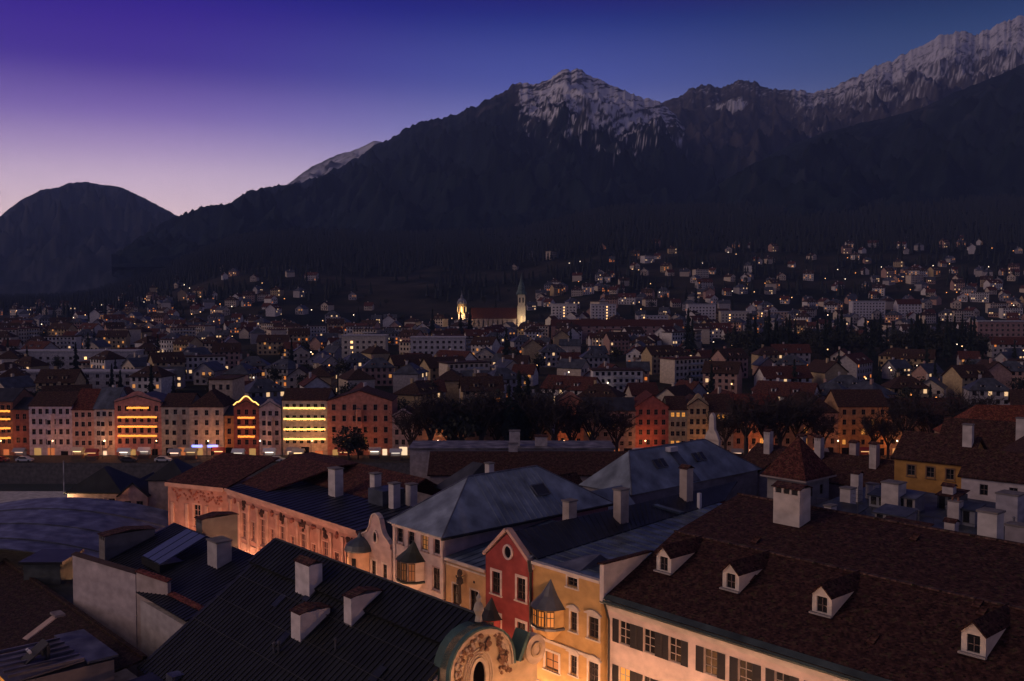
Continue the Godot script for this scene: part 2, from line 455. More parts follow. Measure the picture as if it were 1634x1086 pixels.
# the four walls of a house: front at z = 0 with openings, back at -d
func walls(w: float, d: float, y0: float, y1: float, front: Array, right := [], left := []) -> MB:
	var b := MB.new()
	b.wall(0, w, y0, y1, 0, front)
	if right.size():
		var c := MB.new(); c.wall(0, d, y0, y1, 0, right)
		for i in c.v.size(): c.v[i] = Vector3(w + c.v[i].z, c.v[i].y, -c.v[i].x)
		b.v.append_array(c.v); b.uv.append_array(c.uv)
	else: b.quad(Vector3(w, y0, 0), Vector3(w, y0, -d), Vector3(w, y1, -d), Vector3(w, y1, 0))
	if left.size():
		var c := MB.new(); c.wall(0, d, y0, y1, 0, left)
		for i in c.v.size(): c.v[i] = Vector3(-c.v[i].z, c.v[i].y, c.v[i].x - d)
		b.v.append_array(c.v); b.uv.append_array(c.uv)
	else: b.quad(Vector3(0, y0, -d), Vector3(0, y0, 0), Vector3(0, y1, 0), Vector3(0, y1, -d))
	b.quad(Vector3(w, y0, -d), Vector3(0, y0, -d), Vector3(0, y1, -d), Vector3(w, y1, -d))
	b.quad(Vector3(0, y1, 0), Vector3(w, y1, 0), Vector3(w, y1, -d), Vector3(0, y1, -d))
	return b

# roof over x 0..w, z 0..-d on eaves at y; kinds: ridge_x, ridge_z, hip, shed (rises to the back), flat
func roof(kind: String, w: float, d: float, y: float, rise: float, o := 0.4, t := 0.22) -> MB:
	var b := MB.new()
	var a := Vector3(-o, y, o); var e := Vector3(w + o, y, o); var f := Vector3(w + o, y, -d - o); var g := Vector3(-o, y, -d - o)
	match kind:
		"ridge_x":
			var k := rise * o / (d / 2); var p := Vector3(-o, y + rise, -d / 2); var q := Vector3(w + o, y + rise, -d / 2); var dn := Vector3(0, k, 0)
			b.slab(a - dn, e - dn, q, p, t); b.slab(f - dn, g - dn, p, q, t)
		"ridge_z":
			var k := rise * o / (w / 2); var p := Vector3(w / 2, y + rise, o); var q := Vector3(w / 2, y + rise, -d - o); var dn := Vector3(0, k, 0)
			b.slab(e - dn, f - dn, q, p, t); b.slab(g - dn, a - dn, p, q, t)
		"hip":
			var m := minf(w, d) / 2
			var p: Vector3; var q: Vector3
			if w >= d:
				p = Vector3(m * 0.9, y + rise, -d / 2); q = Vector3(w - m * 0.9, y + rise, -d / 2)
				b.slab(a, e, q, p, t); b.slab(f, g, p, q, t); b.slab(e, f, q, q, t); b.slab(g, a, p, p, t)
			else:
				p = Vector3(w / 2, y + rise, -m * 0.95); q = Vector3(w / 2, y + rise, -d + m * 0.95)
				b.slab(a, e, p, p, t); b.slab(f, g, q, q, t); b.slab(e, f, q, p, t); b.slab(g, a, p, q, t)
		"shed":
			b.slab(a, e, f + Vector3(0, rise, 0), g + Vector3(0, rise, 0), t)
		"flat":
			b.box(Vector3(-o, y, -d - o), Vector3(w + o, y + rise, o))
	return b

func gable_ends(kind: String, w: float, d: float, y: float, rise: float) -> MB:
	var b := MB.new()
	if kind == "ridge_x":
		for x in [0.0, w]:
			var s := 1.0 if x > 0 else -1.0
			var p := Vector3(x - s * 0.02, y, 0); var q := Vector3(x - s * 0.02, y, -d); var r := Vector3(x - s * 0.02, y + rise * 0.97, -d / 2)
			if x > 0: b.tri(p, q, r)
			else: b.tri(q, p, r)
	elif kind == "ridge_z":
		b.tri(Vector3(0, y, 0), Vector3(w, y, 0), Vector3(w / 2, y + rise * 0.97, 0))
		b.tri(Vector3(w, y, -d), Vector3(0, y, -d), Vector3(w / 2, y + rise * 0.97, -d))
	elif kind == "shed":
		b.tri(Vector3(w, y, 0), Vector3(w, y, -d), Vector3(w, y + rise * 0.97, -d)); b.tri(Vector3(0, y, -d), Vector3(0, y, 0), Vector3(0, y + rise * 0.97, -d))
	return b

func add_gables(t: Node, kind: String, w: float, d: float, y: float, rise: float, m: Material) -> void:
	var g := gable_ends(kind, w, d, y, rise)
	for i in range(0, g.v.size(), 3):
		var b := MB.new()
		for k in 3: b.v.append(g.v[i + k]); b.uv.append(g.uv[i + k])
		part("gable", b, m, t)

func row(x0: float, x1: float, n: int, y: float, w: float, h: float) -> Array:
	var r := []
	for i in n: r.append([lerpf(x0, x1, (i + 0.5) / n) - w / 2, y, w, h])
	return r

# chimney standing at c (its foot is sunk into the roof), a part with its cap, openings and pots
func chimney(parent: Node, c: Vector3, w: float, d: float, h: float, m: Material, cap := "slab", sink := 1.2) -> void:
	var b := MB.new(); b.box(Vector3(-w / 2, -sink, -d / 2), Vector3(w / 2, h, d / 2))
	var s := part("chimney", b, m, parent)
	s.position = c
	b = MB.new()
	if cap == "slab":
		b.box(Vector3(-w / 2 - 0.1, h + 0.003, -d / 2 - 0.1), Vector3(w / 2 + 0.1, h + 0.16, d / 2 + 0.1))
		part("cap", b, plaster(0.22, 0.2, 0.19), s)
	elif cap == "vents":
		for i in 4: b.box(Vector3(lerpf(-w / 2, w / 2 - 0.2, i / 3.0), h + 0.003, -d / 2), Vector3(lerpf(-w / 2, w / 2 - 0.2, i / 3.0) + 0.2, h + 0.55, d / 2))
		part("vent_post", b, m, s)
		b = MB.new(); b.box(Vector3(-w / 2 + 0.1, h + 0.004, -d / 2 + 0.1), Vector3(w / 2 - 0.1, h + 0.54, d / 2 - 0.1))
		part("vent_shaft", b, plain(0.01, 0.01, 0.01), s)
		b = MB.new()
		b.slab(Vector3(-w / 2 - 0.15, h + 0.553, d / 2 + 0.15), Vector3(w / 2 + 0.15, h + 0.553, d / 2 + 0.15), Vector3(w / 2 + 0.15, h + 0.9, 0), Vector3(-w / 2 - 0.15, h + 0.9, 0), 0.07)
		b.slab(Vector3(w / 2 + 0.15, h + 0.553, -d / 2 - 0.15), Vector3(-w / 2 - 0.15, h + 0.553, -d / 2 - 0.15), Vector3(-w / 2 - 0.15, h + 0.9, 0), Vector3(w / 2 + 0.15, h + 0.9, 0), 0.07)
		part("cap", b, tiles(0.12, 0.06, 0.05), s)
	elif cap == "tiled":
		b.slab(Vector3(-w / 2 - 0.14, h + 0.003, d / 2 + 0.14), Vector3(w / 2 + 0.14, h + 0.003, d / 2 + 0.14), Vector3(w / 2 + 0.14, h + 0.38, 0), Vector3(-w / 2 - 0.14, h + 0.38, 0), 0.06)
		b.slab(Vector3(w / 2 + 0.14, h + 0.003, -d / 2 - 0.14), Vector3(-w / 2 - 0.14, h + 0.003, -d / 2 - 0.14), Vector3(-w / 2 - 0.14, h + 0.38, 0), Vector3(w / 2 + 0.14, h + 0.38, 0), 0.06)
		part("cap", b, tiles(0.12, 0.06, 0.05), s)
	elif cap == "pots":
		b.box(Vector3(-w / 2 - 0.06, h + 0.003, -d / 2 - 0.06), Vector3(w / 2 + 0.06, h + 0.1, d / 2 + 0.06))
		part("cap", b, plaster(0.25, 0.22, 0.2), s)
		for i in 2:
			b = MB.new(); b.tube(Vector3(lerpf(-w / 4, w / 4, i), h + 0.1, 0), Vector3(lerpf(-w / 4, w / 4, i), h + 0.5, 0), 0.14, 0.11, 8)
			part("pot", b, plaster(0.3, 0.15, 0.1), s)

# a plain house: at is its front corner on the street, x runs along the front
func house(called: String, label: String, at: Vector3, turn: float, w: float, d: float, y1: float, wall_m: Material, roof_kind: String, rise: float, roof_m: Material, rows := [], o := {}) -> Node3D:
	var t := thing(called, label, o.get("category", "house"), at, turn, o.get("group", ""))
	var holes := []
	for r in rows: holes.append_array(r)
	var side: Array = o.get("right", [])
	part("wall", walls(w, d, o.get("y0", 0.0), y1, holes, side, o.get("left", [])), wall_m, t)
	add_gables(t, roof_kind, w, d, y1, rise, o.get("gable_m", wall_m))
	if roof_kind != "none": part("roof", roof(roof_kind, w, d, y1 + 0.02, rise, o.get("over", 0.4)), roof_m, t)
	var lit: Array = o.get("lit", []); var k := 0
	for h in holes:
		var q := {"frame": o.get("frame", plain(0.14, 0.11, 0.1)), "cols": o.get("cols", 2), "rows": o.get("prows", 2)}
		if o.has("surround"): q.surround = o.surround; q.border = o.get("border", 0.16)
		if k in lit: q.pane = o.get("lit_m", lit_amber)
		window(t, h[0], h[1], h[2], h[3], 0, q)
		k += 1
	for h in side:
		var f := window(t, 0, 0, h[2], h[3], 0, {})
		f.position = Vector3(w, h[1], -h[0]); f.rotation.y = PI / 2
	for h in o.get("left", []):
		var f := window(t, 0, 0, h[2], h[3], 0, {})
		f.position = Vector3(0, h[1], h[0] - d); f.rotation.y = -PI / 2
	return t

# standing seams on a metal roof plane: ribs from the line a-b down to the line d-c, each a piece of its own
func seams(parent: Node, a: Vector3, b: Vector3, c: Vector3, d: Vector3, gap: float, m: Material) -> void:
	var n := int((b - a).length() / gap)
	var up := (b - a).cross(d - a).normalized()
	if up.y < 0: up = -up
	var side := (b - a).normalized() * 0.035
	for i in range(1, n):
		var p := a.lerp(b, float(i) / n); var q := d.lerp(c, float(i) / n)
		var k := MB.new(); var l := q - p
		k.quad(p - side, q - side, q - side + up * 0.07, p - side + up * 0.07)
		k.quad(q + side, p + side, p + side + up * 0.07, q + side + up * 0.07)
		k.quad(p - side + up * 0.07, q - side + up * 0.07, q + side + up * 0.07, p + side + up * 0.07)
		part("seam", k, m, parent)

func lamp_light(at: Vector3, color: Color, energy: float, size := 0.15) -> void:
	var l := OmniLight3D.new()
	l.position = at; l.light_color = color; l.light_energy = energy; l.light_size = size
	l.omni_range = 90; l.omni_attenuation = 2.0; l.shadow_enabled = true
	add_child(l)

# ---------------------------------------------------------------- old town
var WARM := Color(1.0, 0.73, 0.56)

func street_lantern(at: Vector3, label: String, energy: float) -> void:
	var t := thing("street_lantern", label, "street lamp", at, YAW, "warm lanterns hung over the street")
	var b := MB.new(); b.lathe([Vector2(0.02, 0.45), Vector2(0.1, 0.4), Vector2(0.34, 0.16), Vector2(0.36, 0.12), Vector2(0.3, 0.14), Vector2(0.02, 0.3)], Vector3.ZERO, 12)
	part("shade", b, metal(0.03, 0.03, 0.03), t)
	b = MB.new(); b.lathe([Vector2(0.001, 0.16), Vector2(0.13, 0.1), Vector2(0.16, 0.0), Vector2(0.12, -0.12), Vector2(0.001, -0.16)], Vector3.ZERO, 12)
	part("bulb", b, glow(1.0, 0.6, 0.3, 6.0), t)
	b = MB.new(); b.tube(Vector3(0, 0.43, -4.6), Vector3(0, 0.43, 4.4), 0.012, 0.012, 4)
	part("cable", b, plain(0.02, 0.02, 0.02), t)
	lamp_light(at, WARM, energy)

func long_house() -> void:
	var L := 44.0
	var t := thing("town_house", "long cream house with dark shutters, brown tiled roof and four small dormers", "house", bw(0, 0, 0), YAW)
	var holes := []
	var xs := [1.25, 3.85, 6.45, 9.85, 12.95, 16.05, 19.15, 22.25, 25.35, 28.45, 31.55, 34.65, 37.75]
	for y in [16.45, 12.6, 8.9, 5.2]:
		for x in xs: holes.append([x, y, 1.22, 1.95])
	part("wall", walls(L, 30, 0, 19.55, holes), plaster(0.72, 0.58, 0.50), t)
	var sh := plain(0.014, 0.011, 0.010, 0.75); var fr := plain(0.35, 0.3, 0.25)
	for i in holes.size():
		var h: Array = holes[i]
		window(t, h[0], h[1], h[2], h[3], 0, {"shutter": sh, "leaf": 0.66 if h[0] < 8 else 0.72, "frame": fr, "rows": 3, "pane": lit_amber if i in [13, 16, 18, 27] else glass})
	# cornice under the eave, copper gutter, downpipe
	var b := MB.new(); b.box(Vector3(0.0, 19.2, 0.003), Vector3(L, 19.56, 0.34)); b.box(Vector3(0, 18.98, 0.003), Vector3(L, 19.197, 0.16))
	part("cornice", b, plaster(0.68, 0.6, 0.5), t)
	b = MB.new()
	for k in 6:
		var p := PI * k / 6; var q := PI * (k + 1) / 6
		b.slab(Vector3(-0.1, 19.86 - 0.2 * sin(p), 0.72 - 0.2 * cos(p)), Vector3(-0.1, 19.86 - 0.2 * sin(q), 0.72 - 0.2 * cos(q)), Vector3(L, 19.86 - 0.2 * sin(q), 0.72 - 0.2 * cos(q)), Vector3(L, 19.86 - 0.2 * sin(p), 0.72 - 0.2 * cos(p)), 0.015)
	part("gutter", b, metal(0.10, 0.14, 0.12, 0.7), t)
	b = MB.new(); b.slab(Vector3(-0.1, 19.95, 0.5), Vector3(L, 19.95, 0.5), Vector3(L, 20.2, -0.08), Vector3(-0.1, 20.2, -0.08), 0.03)
	part("eave_flashing", b, metal(0.09, 0.12, 0.105, 0.7), t)
	b = MB.new(); b.tube(Vector3(0.35, 0, 0.25), Vector3(0.35, 18.2, 0.25), 0.09, 0.09); b.tube(Vector3(0.35, 18.2, 0.25), Vector3(0.2, 19.7, 0.66), 0.09, 0.09)
	part("downpipe", b, metal(0.04, 0.04, 0.035), t)
	var tm := tiles(0.085, 0.042, 0.034)
	b = MB.new()
	b.slab(Vector3(-0.25, 20.12, 0.05), Vector3(L, 20.12, 0.05), Vector3(L, 24.0, -9.0), Vector3(-0.25, 24.0, -9.0), 0.25)
	b.slab(Vector3(-0.25, 24.0, -9.02), Vector3(L, 24.0, -9.02), Vector3(L, 26.1, -18.4), Vector3(-0.25, 26.1, -18.4), 0.25)
	b.slab(Vector3(L, 22.0, -30.4), Vector3(-0.25, 22.0, -30.4), Vector3(-0.25, 26.1, -18.4), Vector3(L, 26.1, -18.4), 0.25)
	var rf := part("roof", b, tm, t)
	b = MB.new(); b.box(Vector3(-0.3, 23.98, -9.22), Vector3(L, 24.1, -8.86)); b.box(Vector3(-0.3, 26.06, -18.55), Vector3(L, 26.2, -18.25))
	part("ridge_tile_row", b, tiles(0.16, 0.10, 0.085), rf)
	b = MB.new()
	b.prism(PackedVector2Array([Vector2(0.4, 19.56), Vector2(0, 19.8), Vector2(-9, 23.7), Vector2(-18.4, 25.8), Vector2(-30, 21.8), Vector2(-30, 19.56)]), 0.02, 0.4)
	for i in b.v.size(): b.v[i] = Vector3(b.v[i].z, b.v[i].y, b.v[i].x)
	part("gable_wall", b, plaster(0.6, 0.55, 0.5), t)
	# firewall stub at the corner, capped with tiles
	b = MB.new(); b.prism(PackedVector2Array([Vector2(0.3, 19.4), Vector2(0.3, 22.75), Vector2(-5.6, 22.75)]), -0.75, -0.3)
	for i in b.v.size(): b.v[i] = Vector3(b.v[i].z + 0.1, b.v[i].y, b.v[i].x)
	part("parapet", b, plaster(0.66, 0.6, 0.55), t)
	b = MB.new(); b.slab(Vector3(-0.85, 22.78, 0.45), Vector3(-0.05, 22.88, 0.45), Vector3(-0.05, 22.88, -5.8), Vector3(-0.85, 22.78, -5.8), 0.12)
	part("parapet_coping", b, tm, t)
	# dormers
	for x in [2.68, 9.41, 17.35, 28.19]:
		var w := 0.78; var y0 := 21.75; var h := 1.62; var z0 := -3.9
		b = MB.new(); b.wall(-w, w, -0.1, h, 0, [[-0.42, 0.3, 0.84, 1.15]])
		b.tri(Vector3(-w, h, 0), Vector3(w, h, 0), Vector3(0, h + 0.75, 0))
		b.tri(Vector3(w, -0.1, 0), Vector3(w, h, -3.7), Vector3(w, h, 0)); b.tri(Vector3(-w, -0.1, 0), Vector3(-w, h, 0), Vector3(-w, h, -3.7))
		var dm := part("dormer", b, plaster(0.72, 0.64, 0.54), t)
		dm.position = Vector3(x, y0, z0)
		b = MB.new()
		b.slab(Vector3(w + 0.15, h - 0.1, 0.2), Vector3(w + 0.15, h - 0.1, -3.6), Vector3(0, h + 0.8, -5.3), Vector3(0, h + 0.8, 0.2), 0.1)
		b.slab(Vector3(-w - 0.15, h - 0.1, -3.6), Vector3(-w - 0.15, h - 0.1, 0.2), Vector3(0, h + 0.8, 0.2), Vector3(0, h + 0.8, -5.3), 0.1)
		part("roof", b, tm, dm)
		b = MB.new(); b.box(Vector3(-0.42, 0.3, -0.2), Vector3(0.42, 1.45, -0.16)); part("window_pane", b, glass, dm)
		b = MB.new(); b.box(Vector3(-0.03, 0.3, -0.15), Vector3(0.03, 1.3, -0.1)); b.box(Vector3(-0.4, 0.78, -0.149), Vector3(0.4, 0.83, -0.101)); part("window_bar", b, plain(0.1, 0.07, 0.06), dm)
		b = MB.new(); b.box(Vector3(-w - 0.1, 0.12, 0.003), Vector3(w + 0.1, 0.24, 0.3)); part("sill", b, plaster(0.4, 0.36, 0.33), dm)
	chimney(t, Vector3(7.7, 25.3, -15), 2.6, 1.7, 2.55, plaster(0.66, 0.58, 0.5), "vents", 1.0)
	var rr := RandomNumberGenerator.new(); rr.seed = 8
	for k in 9:
		var zz := -rr.randf_range(2.0, 16.5); var xx := rr.randf_range(4, 40); var yy := 20.12 + 0.43 * -zz if zz > -9 else 24.0 + (-zz - 9) * 0.223
		b = MB.new(); b.slab(Vector3(xx, yy + 0.02, zz), Vector3(xx + 0.55, yy + 0.02, zz), Vector3(xx + 0.55, yy + 0.42, zz - 0.75), Vector3(xx, yy + 0.42, zz - 0.75), -0.09); part("roof_vent", b, tiles(0.12, 0.06, 0.045), rf)
	b = MB.new(); b.tube(Vector3(12, 26, -18.4), Vector3(12, 28.6, -18.4), 0.03, 0.02, 5)
	for k in 4: b.tube(Vector3(11.5, 27.2 + k * 0.35, -18.4), Vector3(12.5, 27.2 + k * 0.35, -18.4), 0.015, 0.015, 4)
	part("antenna", b, metal(0.12, 0.12, 0.12), t)
	chimney(t, Vector3(22.7, 26.0, -19.4), 1.5, 1.3, 2.0, plaster(0.6, 0.56, 0.52), "slab", 1.0)

func oriel(parent: Node, x: float, z: float, y0: float, y1: float, r: float, m: Material, roof_m: Material, peak: float, lit: Material) -> void:
	var b := MB.new()
	var prof := [Vector2(0.3, y0 - 1.2), Vector2(r, y0), Vector2(r, y1)]
	b.lathe(prof, Vector3.ZERO, 6, -PI / 2, PI / 2)
	var o := part("oriel", b, m, parent)
	o.position = Vector3(x, 0, z)
	b = MB.new(); b.lathe([Vector2(r + 0.25, y1), Vector2(r * 0.55, y1 + peak * 0.42), Vector2(0.12, y1 + peak * 0.92), Vector2(0.02, y1 + peak)], Vector3.ZERO, 6, -PI / 2, PI / 2)
	part("roof", b, roof_m, o)
	b = MB.new(); b.lathe([Vector2(r + 0.18, y0 + 0.02), Vector2(r + 0.18, y0 + 0.2), Vector2(r, y0 + 0.24)], Vector3.ZERO, 6, -PI / 2, PI / 2)
	part("sill", b, roof_m, o)
	for i in 5:
		var a := -PI / 2 + PI * (i + 0.5) / 6 + PI / 12
		a = -PI / 2 + PI * (i + 1.0) / 6
		if i == 0 or i == 4: continue
		var c := cos(PI / 12)
		var n := Vector3(sin(a - PI / 12), 0, cos(a - PI / 12))
		for s in [-1, 1]:
			var aa: float = a + s * PI / 12
			n = Vector3(sin(aa), 0, cos(aa))
			var p := MB.new(); var hw := r * 0.17
			p.box(Vector3(-hw, y0 + 0.35, 0.003), Vector3(hw, y1 - 0.2, 0.04))
			var q := part("window_pane", p, lit, o)
			q.position = n * (r * c); q.rotation.y = aa
			p = MB.new()
			for e in [-hw - 0.06, -0.03, hw]: p.box(Vector3(e, y0 + 0.3, 0.003), Vector3(e + 0.06, y1 - 0.14, 0.1))
			for e in [y0 + 0.3, (y0 + y1) / 2 + 0.2, y1 - 0.2]: p.box(Vector3(-hw, e, 0.004), Vector3(hw, e + 0.06, 0.09))
			q = part("window_frame", p, plain(0.06, 0.04, 0.03), o)
			q.position = n * (r * c); q.rotation.y = aa

func facade_house(called: String, label: String, s0: float, s1: float, d: float, y1: float, m: Material, holes: Array, opts: Array) -> Node3D:
	var t := thing(called, label, "house", bw(s0, 0, 0), YAW)
	part("wall", walls(s1 - s0, d, 0, y1, holes), m, t)
	for i in holes.size(): window(t, holes[i][0], holes[i][1], holes[i][2], holes[i][3], 0, opts[i])
	return t

func ring(parent: Node, called: String, c: Vector3, rx: float, ry: float, w: float, m: Material, pane: Material) -> void:
	var b := MB.new(); var n := 24
	for i in n:
		var a := TAU * i / n; var e := TAU * (i + 1) / n
		var p := Vector3(cos(a), sin(a), 0); var q := Vector3(cos(e), sin(e), 0)
		var P := Vector3(p.x * rx, p.y * ry, 0); var Q := Vector3(q.x * rx, q.y * ry, 0); var U := Vector3(p.x * (rx + w), p.y * (ry + w), 0); var V := Vector3(q.x * (rx + w), q.y * (ry + w), 0)
		var f := Vector3(0, 0, 0.16)
		b.quad(P + f, U + f, V + f, Q + f); b.quad(U, V, V + f, U + f); b.quad(Q, P, P + f, Q + f)
	var o := part(called, b, m, parent)
	o.position = c
	b = MB.new()
	for i in n:
		var a := TAU * i / n; var e := TAU * (i + 1) / n
		b.tri(Vector3(0, 0, 0.02), Vector3(cos(a) * rx, sin(a) * ry, 0.02), Vector3(cos(e) * rx, sin(e) * ry, 0.02))
	part("window_pane", b, pane, o)

func street_row() -> void:
	var dark := plain(0.05, 0.035, 0.03); var cream := plaster(0.72, 0.62, 0.5)
	var slate := metal(0.15, 0.20, 0.26, 0.42); var pale := metal(0.16, 0.18, 0.22, 0.42); var deep := metal(0.035, 0.04, 0.06, 0.5)
	# ochre house with an oriel
	var t: Node3D
	var b: MB
	var ps := plaster(0.68, 0.6, 0.52)
	var holes := [[4.35, 20.0, 1.25, 0.75], [4.75, 16.2, 0.8, 1.6], [6.9, 16.15, 1.2, 1.75], [4.75, 12.4, 0.8, 1.6], [6.9, 12.3, 1.2, 1.75], [1.6, 12.0, 1.7, 1.5], [4.75, 8.4, 0.8, 1.7], [6.9, 8.4, 1.2, 1.75]]
	var sill := {"surround": ps, "border": 0.14, "frame": dark, "rows": 2}
	var ped := {"surround": ps, "border": 0.16, "pediment": ps, "frame": dark, "rows": 3}
	var lit_ped := ped.duplicate(); lit_ped.pane = lit_amber
	t = facade_house("town_house", "ochre yellow house with a slate topped oriel and pedimented windows", -9.1, -0.75, 26, 20.95, plaster(0.58, 0.37, 0.15), holes, [sill, ped, ped, ped, ped, {"surround": ps, "frame": dark, "pane": glow(1.0, 0.4, 0.1, 0.12)}, ped, ped])
	b = MB.new(); b.box(Vector3(-0.05, 20.953, -0.3), Vector3(8.3, 21.2, 0.22)); b.box(Vector3(-0.02, 14.35, 0.003), Vector3(8.3, 14.6, 0.14)); b.box(Vector3(-0.02, 10.4, 0.003), Vector3(8.3, 10.6, 0.12))
	part("cornice", b, ps, t)
	oriel(t, 2.3, 0, 15.9, 17.75, 1.6, plaster(0.58, 0.37, 0.15), pale, 2.3, glow(1.0, 0.34, 0.06, 0.42))
	b = MB.new()
	b.slab(Vector3(-0.4, 21.25, -0.35), Vector3(8.4, 21.2, -0.35), Vector3(8.4, 21.9, -27), Vector3(-2.4, 22.0, -30), 0.12)
	var rf := part("roof", b, slate, t)
	b = MB.new(); b.tri(Vector3(2.2, 21.22, -0.6), Vector3(5.2, 21.2, -0.6), Vector3(5.0, 22.2, -3.4)); b.tri(Vector3(5.2, 21.2, -0.6), Vector3(5.4, 21.3, -4.5), Vector3(5.0, 22.2, -3.4)); b.tri(Vector3(2.0, 21.3, -4.5), Vector3(2.2, 21.22, -0.6), Vector3(5.0, 22.2, -3.4))
	part("hipped_dormer", b, metal(0.2, 0.21, 0.25, 0.45), rf)
	seams(rf, Vector3(-0.4, 21.25, -0.35), Vector3(-2.4, 22.0, -30), Vector3(8.4, 21.9, -27), Vector3(8.4, 21.2, -0.35), 1.2, slate)
	b = MB.new(); b.slab(Vector3(-0.75, 21.5, -0.1), Vector3(-0.35, 21.5, -0.1), Vector3(-2.3, 22.25, -30), Vector3(-2.75, 22.25, -30), 0.2)
	part("gutter", b, metal(0.3, 0.32, 0.36, 0.45), rf)
	chimney(t, Vector3(-1.6, 21.6, -26), 0.35, 0.35, 2.0, plain(0.5, 0.5, 0.52), "none")
	# downpipe between ochre and red
	b = MB.new(); b.tube(Vector3(-0.1, 0, 0.22), Vector3(-0.1, 20.2, 0.22), 0.13, 0.13); b.tube(Vector3(-0.1, 20.2, 0.22), Vector3(-0.3, 21.2, 0.1), 0.2, 0.28)
	part("downpipe", b, metal(0.05, 0.05, 0.045), t)
	# red gabled house
	var w := 6.5
	var white := plaster(0.74, 0.62, 0.55)
	holes = [[0.95, 17.15, 1.15, 2.0], [4.45, 17.3, 1.15, 2.0], [0.95, 13.1, 1.15, 2.0], [4.45, 13.2, 1.15, 2.0], [0.95, 9.1, 1.15, 2.0], [4.45, 9.1, 1.15, 2.0]]
	var sw := {"surround": white, "border": 0.24, "frame": dark, "rows": 3}
	t = facade_house("town_house", "narrow crimson house with a pointed gable and a round window", -15.68, -9.18, 37, 20.45, plaster(0.36, 0.075, 0.068), holes, [sw, sw, sw, sw, sw, sw])
	b = MB.new(); b.prism(PackedVector2Array([Vector2(0, 20.45), Vector2(w, 20.45), Vector2(w / 2 - 0.2, 23.0)]), -0.4, 0.0)
	part("gable", b, plaster(0.36, 0.075, 0.068), t)
	b = MB.new()
	b.slab(Vector3(-0.15, 20.42, 0.16), Vector3(w / 2 - 0.2, 23.3, 0.16), Vector3(w / 2 - 0.2, 23.3, -0.45), Vector3(-0.15, 20.42, -0.45), -0.3)
	b.slab(Vector3(w / 2 - 0.2, 23.3, 0.16), Vector3(w + 0.15, 20.42, 0.16), Vector3(w + 0.15, 20.42, -0.45), Vector3(w / 2 - 0.2, 23.3, -0.45), -0.3)
	part("coping", b, plaster(0.62, 0.42, 0.34), t)
	ring(t, "round_window", Vector3(w / 2, 21.35, 0.0), 0.5, 0.55, 0.17, white, glass)
	oriel(t, 0.9, 0, 12.6, 14.8, 1.3, plaster(0.36, 0.075, 0.068), metal(0.05, 0.055, 0.06, 0.5), 1.8, glass)
	b = MB.new()
	b.slab(Vector3(w + 0.2, 21.35, -0.45), Vector3(w - 1.8, 22.1, -31), Vector3(2.0, 23.1, -37), Vector3(w / 2 - 0.2, 23.1, -0.45), 0.12)
	b.slab(Vector3(0, 20.4, -37), Vector3(-0.2, 20.4, -0.45), Vector3(w / 2 - 0.2, 23.1, -0.45), Vector3(2.0, 23.1, -37), 0.12)
	rf = part("roof", b, deep, t)
	seams(rf, Vector3(w / 2 - 0.2, 23.1, -0.6), Vector3(2.0, 23.1, -36), Vector3(w - 1.9, 22.1, -31), Vector3(w + 0.1, 21.35, -0.6), 0.8, deep)
	b = MB.new(); b.slab(Vector3(3.4, 22.9, -20.2), Vector3(3.4, 22.9, -20.9), Vector3(5.4, 22.1, -22.9), Vector3(5.4, 22.1, -22.2), -0.25); part("flashing", b, slate, rf)
	var cm := plaster(0.5, 0.42, 0.36)
	chimney(t, Vector3(2.4, 23.0, -8.8), 0.9, 1.1, 1.7, cm, "slab")
	chimney(t, Vector3(4.3, 22.4, -14.2), 1.0, 1.2, 3.0, cm, "slab")
	chimney(t, Vector3(3.2, 22.8, -26.0), 1.0, 1.1, 3.3, cm, "tiled")
	# small ochre house with hanging ornament
	holes = [[1.1, 14.6, 1.15, 2.05], [3.9, 14.6, 1.15, 2.05], [1.1, 10.8, 1.15, 2.0], [3.9, 10.8, 1.15, 2.0]]
	sill = {"surround": ps, "border": 0.14, "frame": dark, "rows": 2}
	t = facade_house("town_house", "small low apricot house between the white house and the crimson gable", -21.8, -15.7, 14, 18.75, plaster(0.60, 0.39, 0.20), holes, [sill, sill, sill, sill])
	b = MB.new(); b.box(Vector3(-0.02, 18.753, -0.3), Vector3(6.1, 19.05, 0.25)); b.box(Vector3(-0.02, 18.35, 0.003), Vector3(6.1, 18.5, 0.1)); part("cornice", b, ps, t)
	for x in [1.7, 4.4]:
		b = MB.new(); b.box(Vector3(x - 0.1, 17.35, 0.003), Vector3(x + 0.1, 17.55, 0.05)); part("vent_hole", b, plain(0.03, 0.02, 0.02), t)
	b = MB.new(); b.slab(Vector3(-0.1, 19.05, 0.05), Vector3(6.15, 19.05, 0.05), Vector3(6.15, 20.6, -14.3), Vector3(-0.1, 20.6, -14.3), 0.12)
	rf = part("roof", b, slate, t)
	seams(rf, Vector3(-0.1, 20.6, -14.3), Vector3(6.15, 20.6, -14.3), Vector3(6.15, 19.05, 0.05), Vector3(-0.1, 19.05, 0.05), 0.9, slate)
	var g := thing("wall_sign", "black wrought iron guild sign on the apricot house", "sign", bw(-19.0, 0, 0.0), YAW)
	b = MB.new(); b.tube(Vector3(0, 17.7, 0), Vector3(0, 17.7, 0.9), 0.04, 0.04, 6); b.tube(Vector3(0, 17.0, 0), Vector3(0, 17.65, 0.8), 0.03, 0.03, 6); part("bracket", b, plain(0.015, 0.013, 0.012), g)
	b = MB.new(); b.lathe([Vector2(0.02, 18.5), Vector2(0.22, 18.35), Vector2(0.28, 18.0), Vector2(0.16, 17.75), Vector2(0.34, 17.45), Vector2(0.36, 17.1), Vector2(0.12, 16.9), Vector2(0.16, 15.2), Vector2(0.05, 15.0)], Vector3(0, 0, 0.5), 10); part("figure", b, plain(0.03, 0.022, 0.02), g)
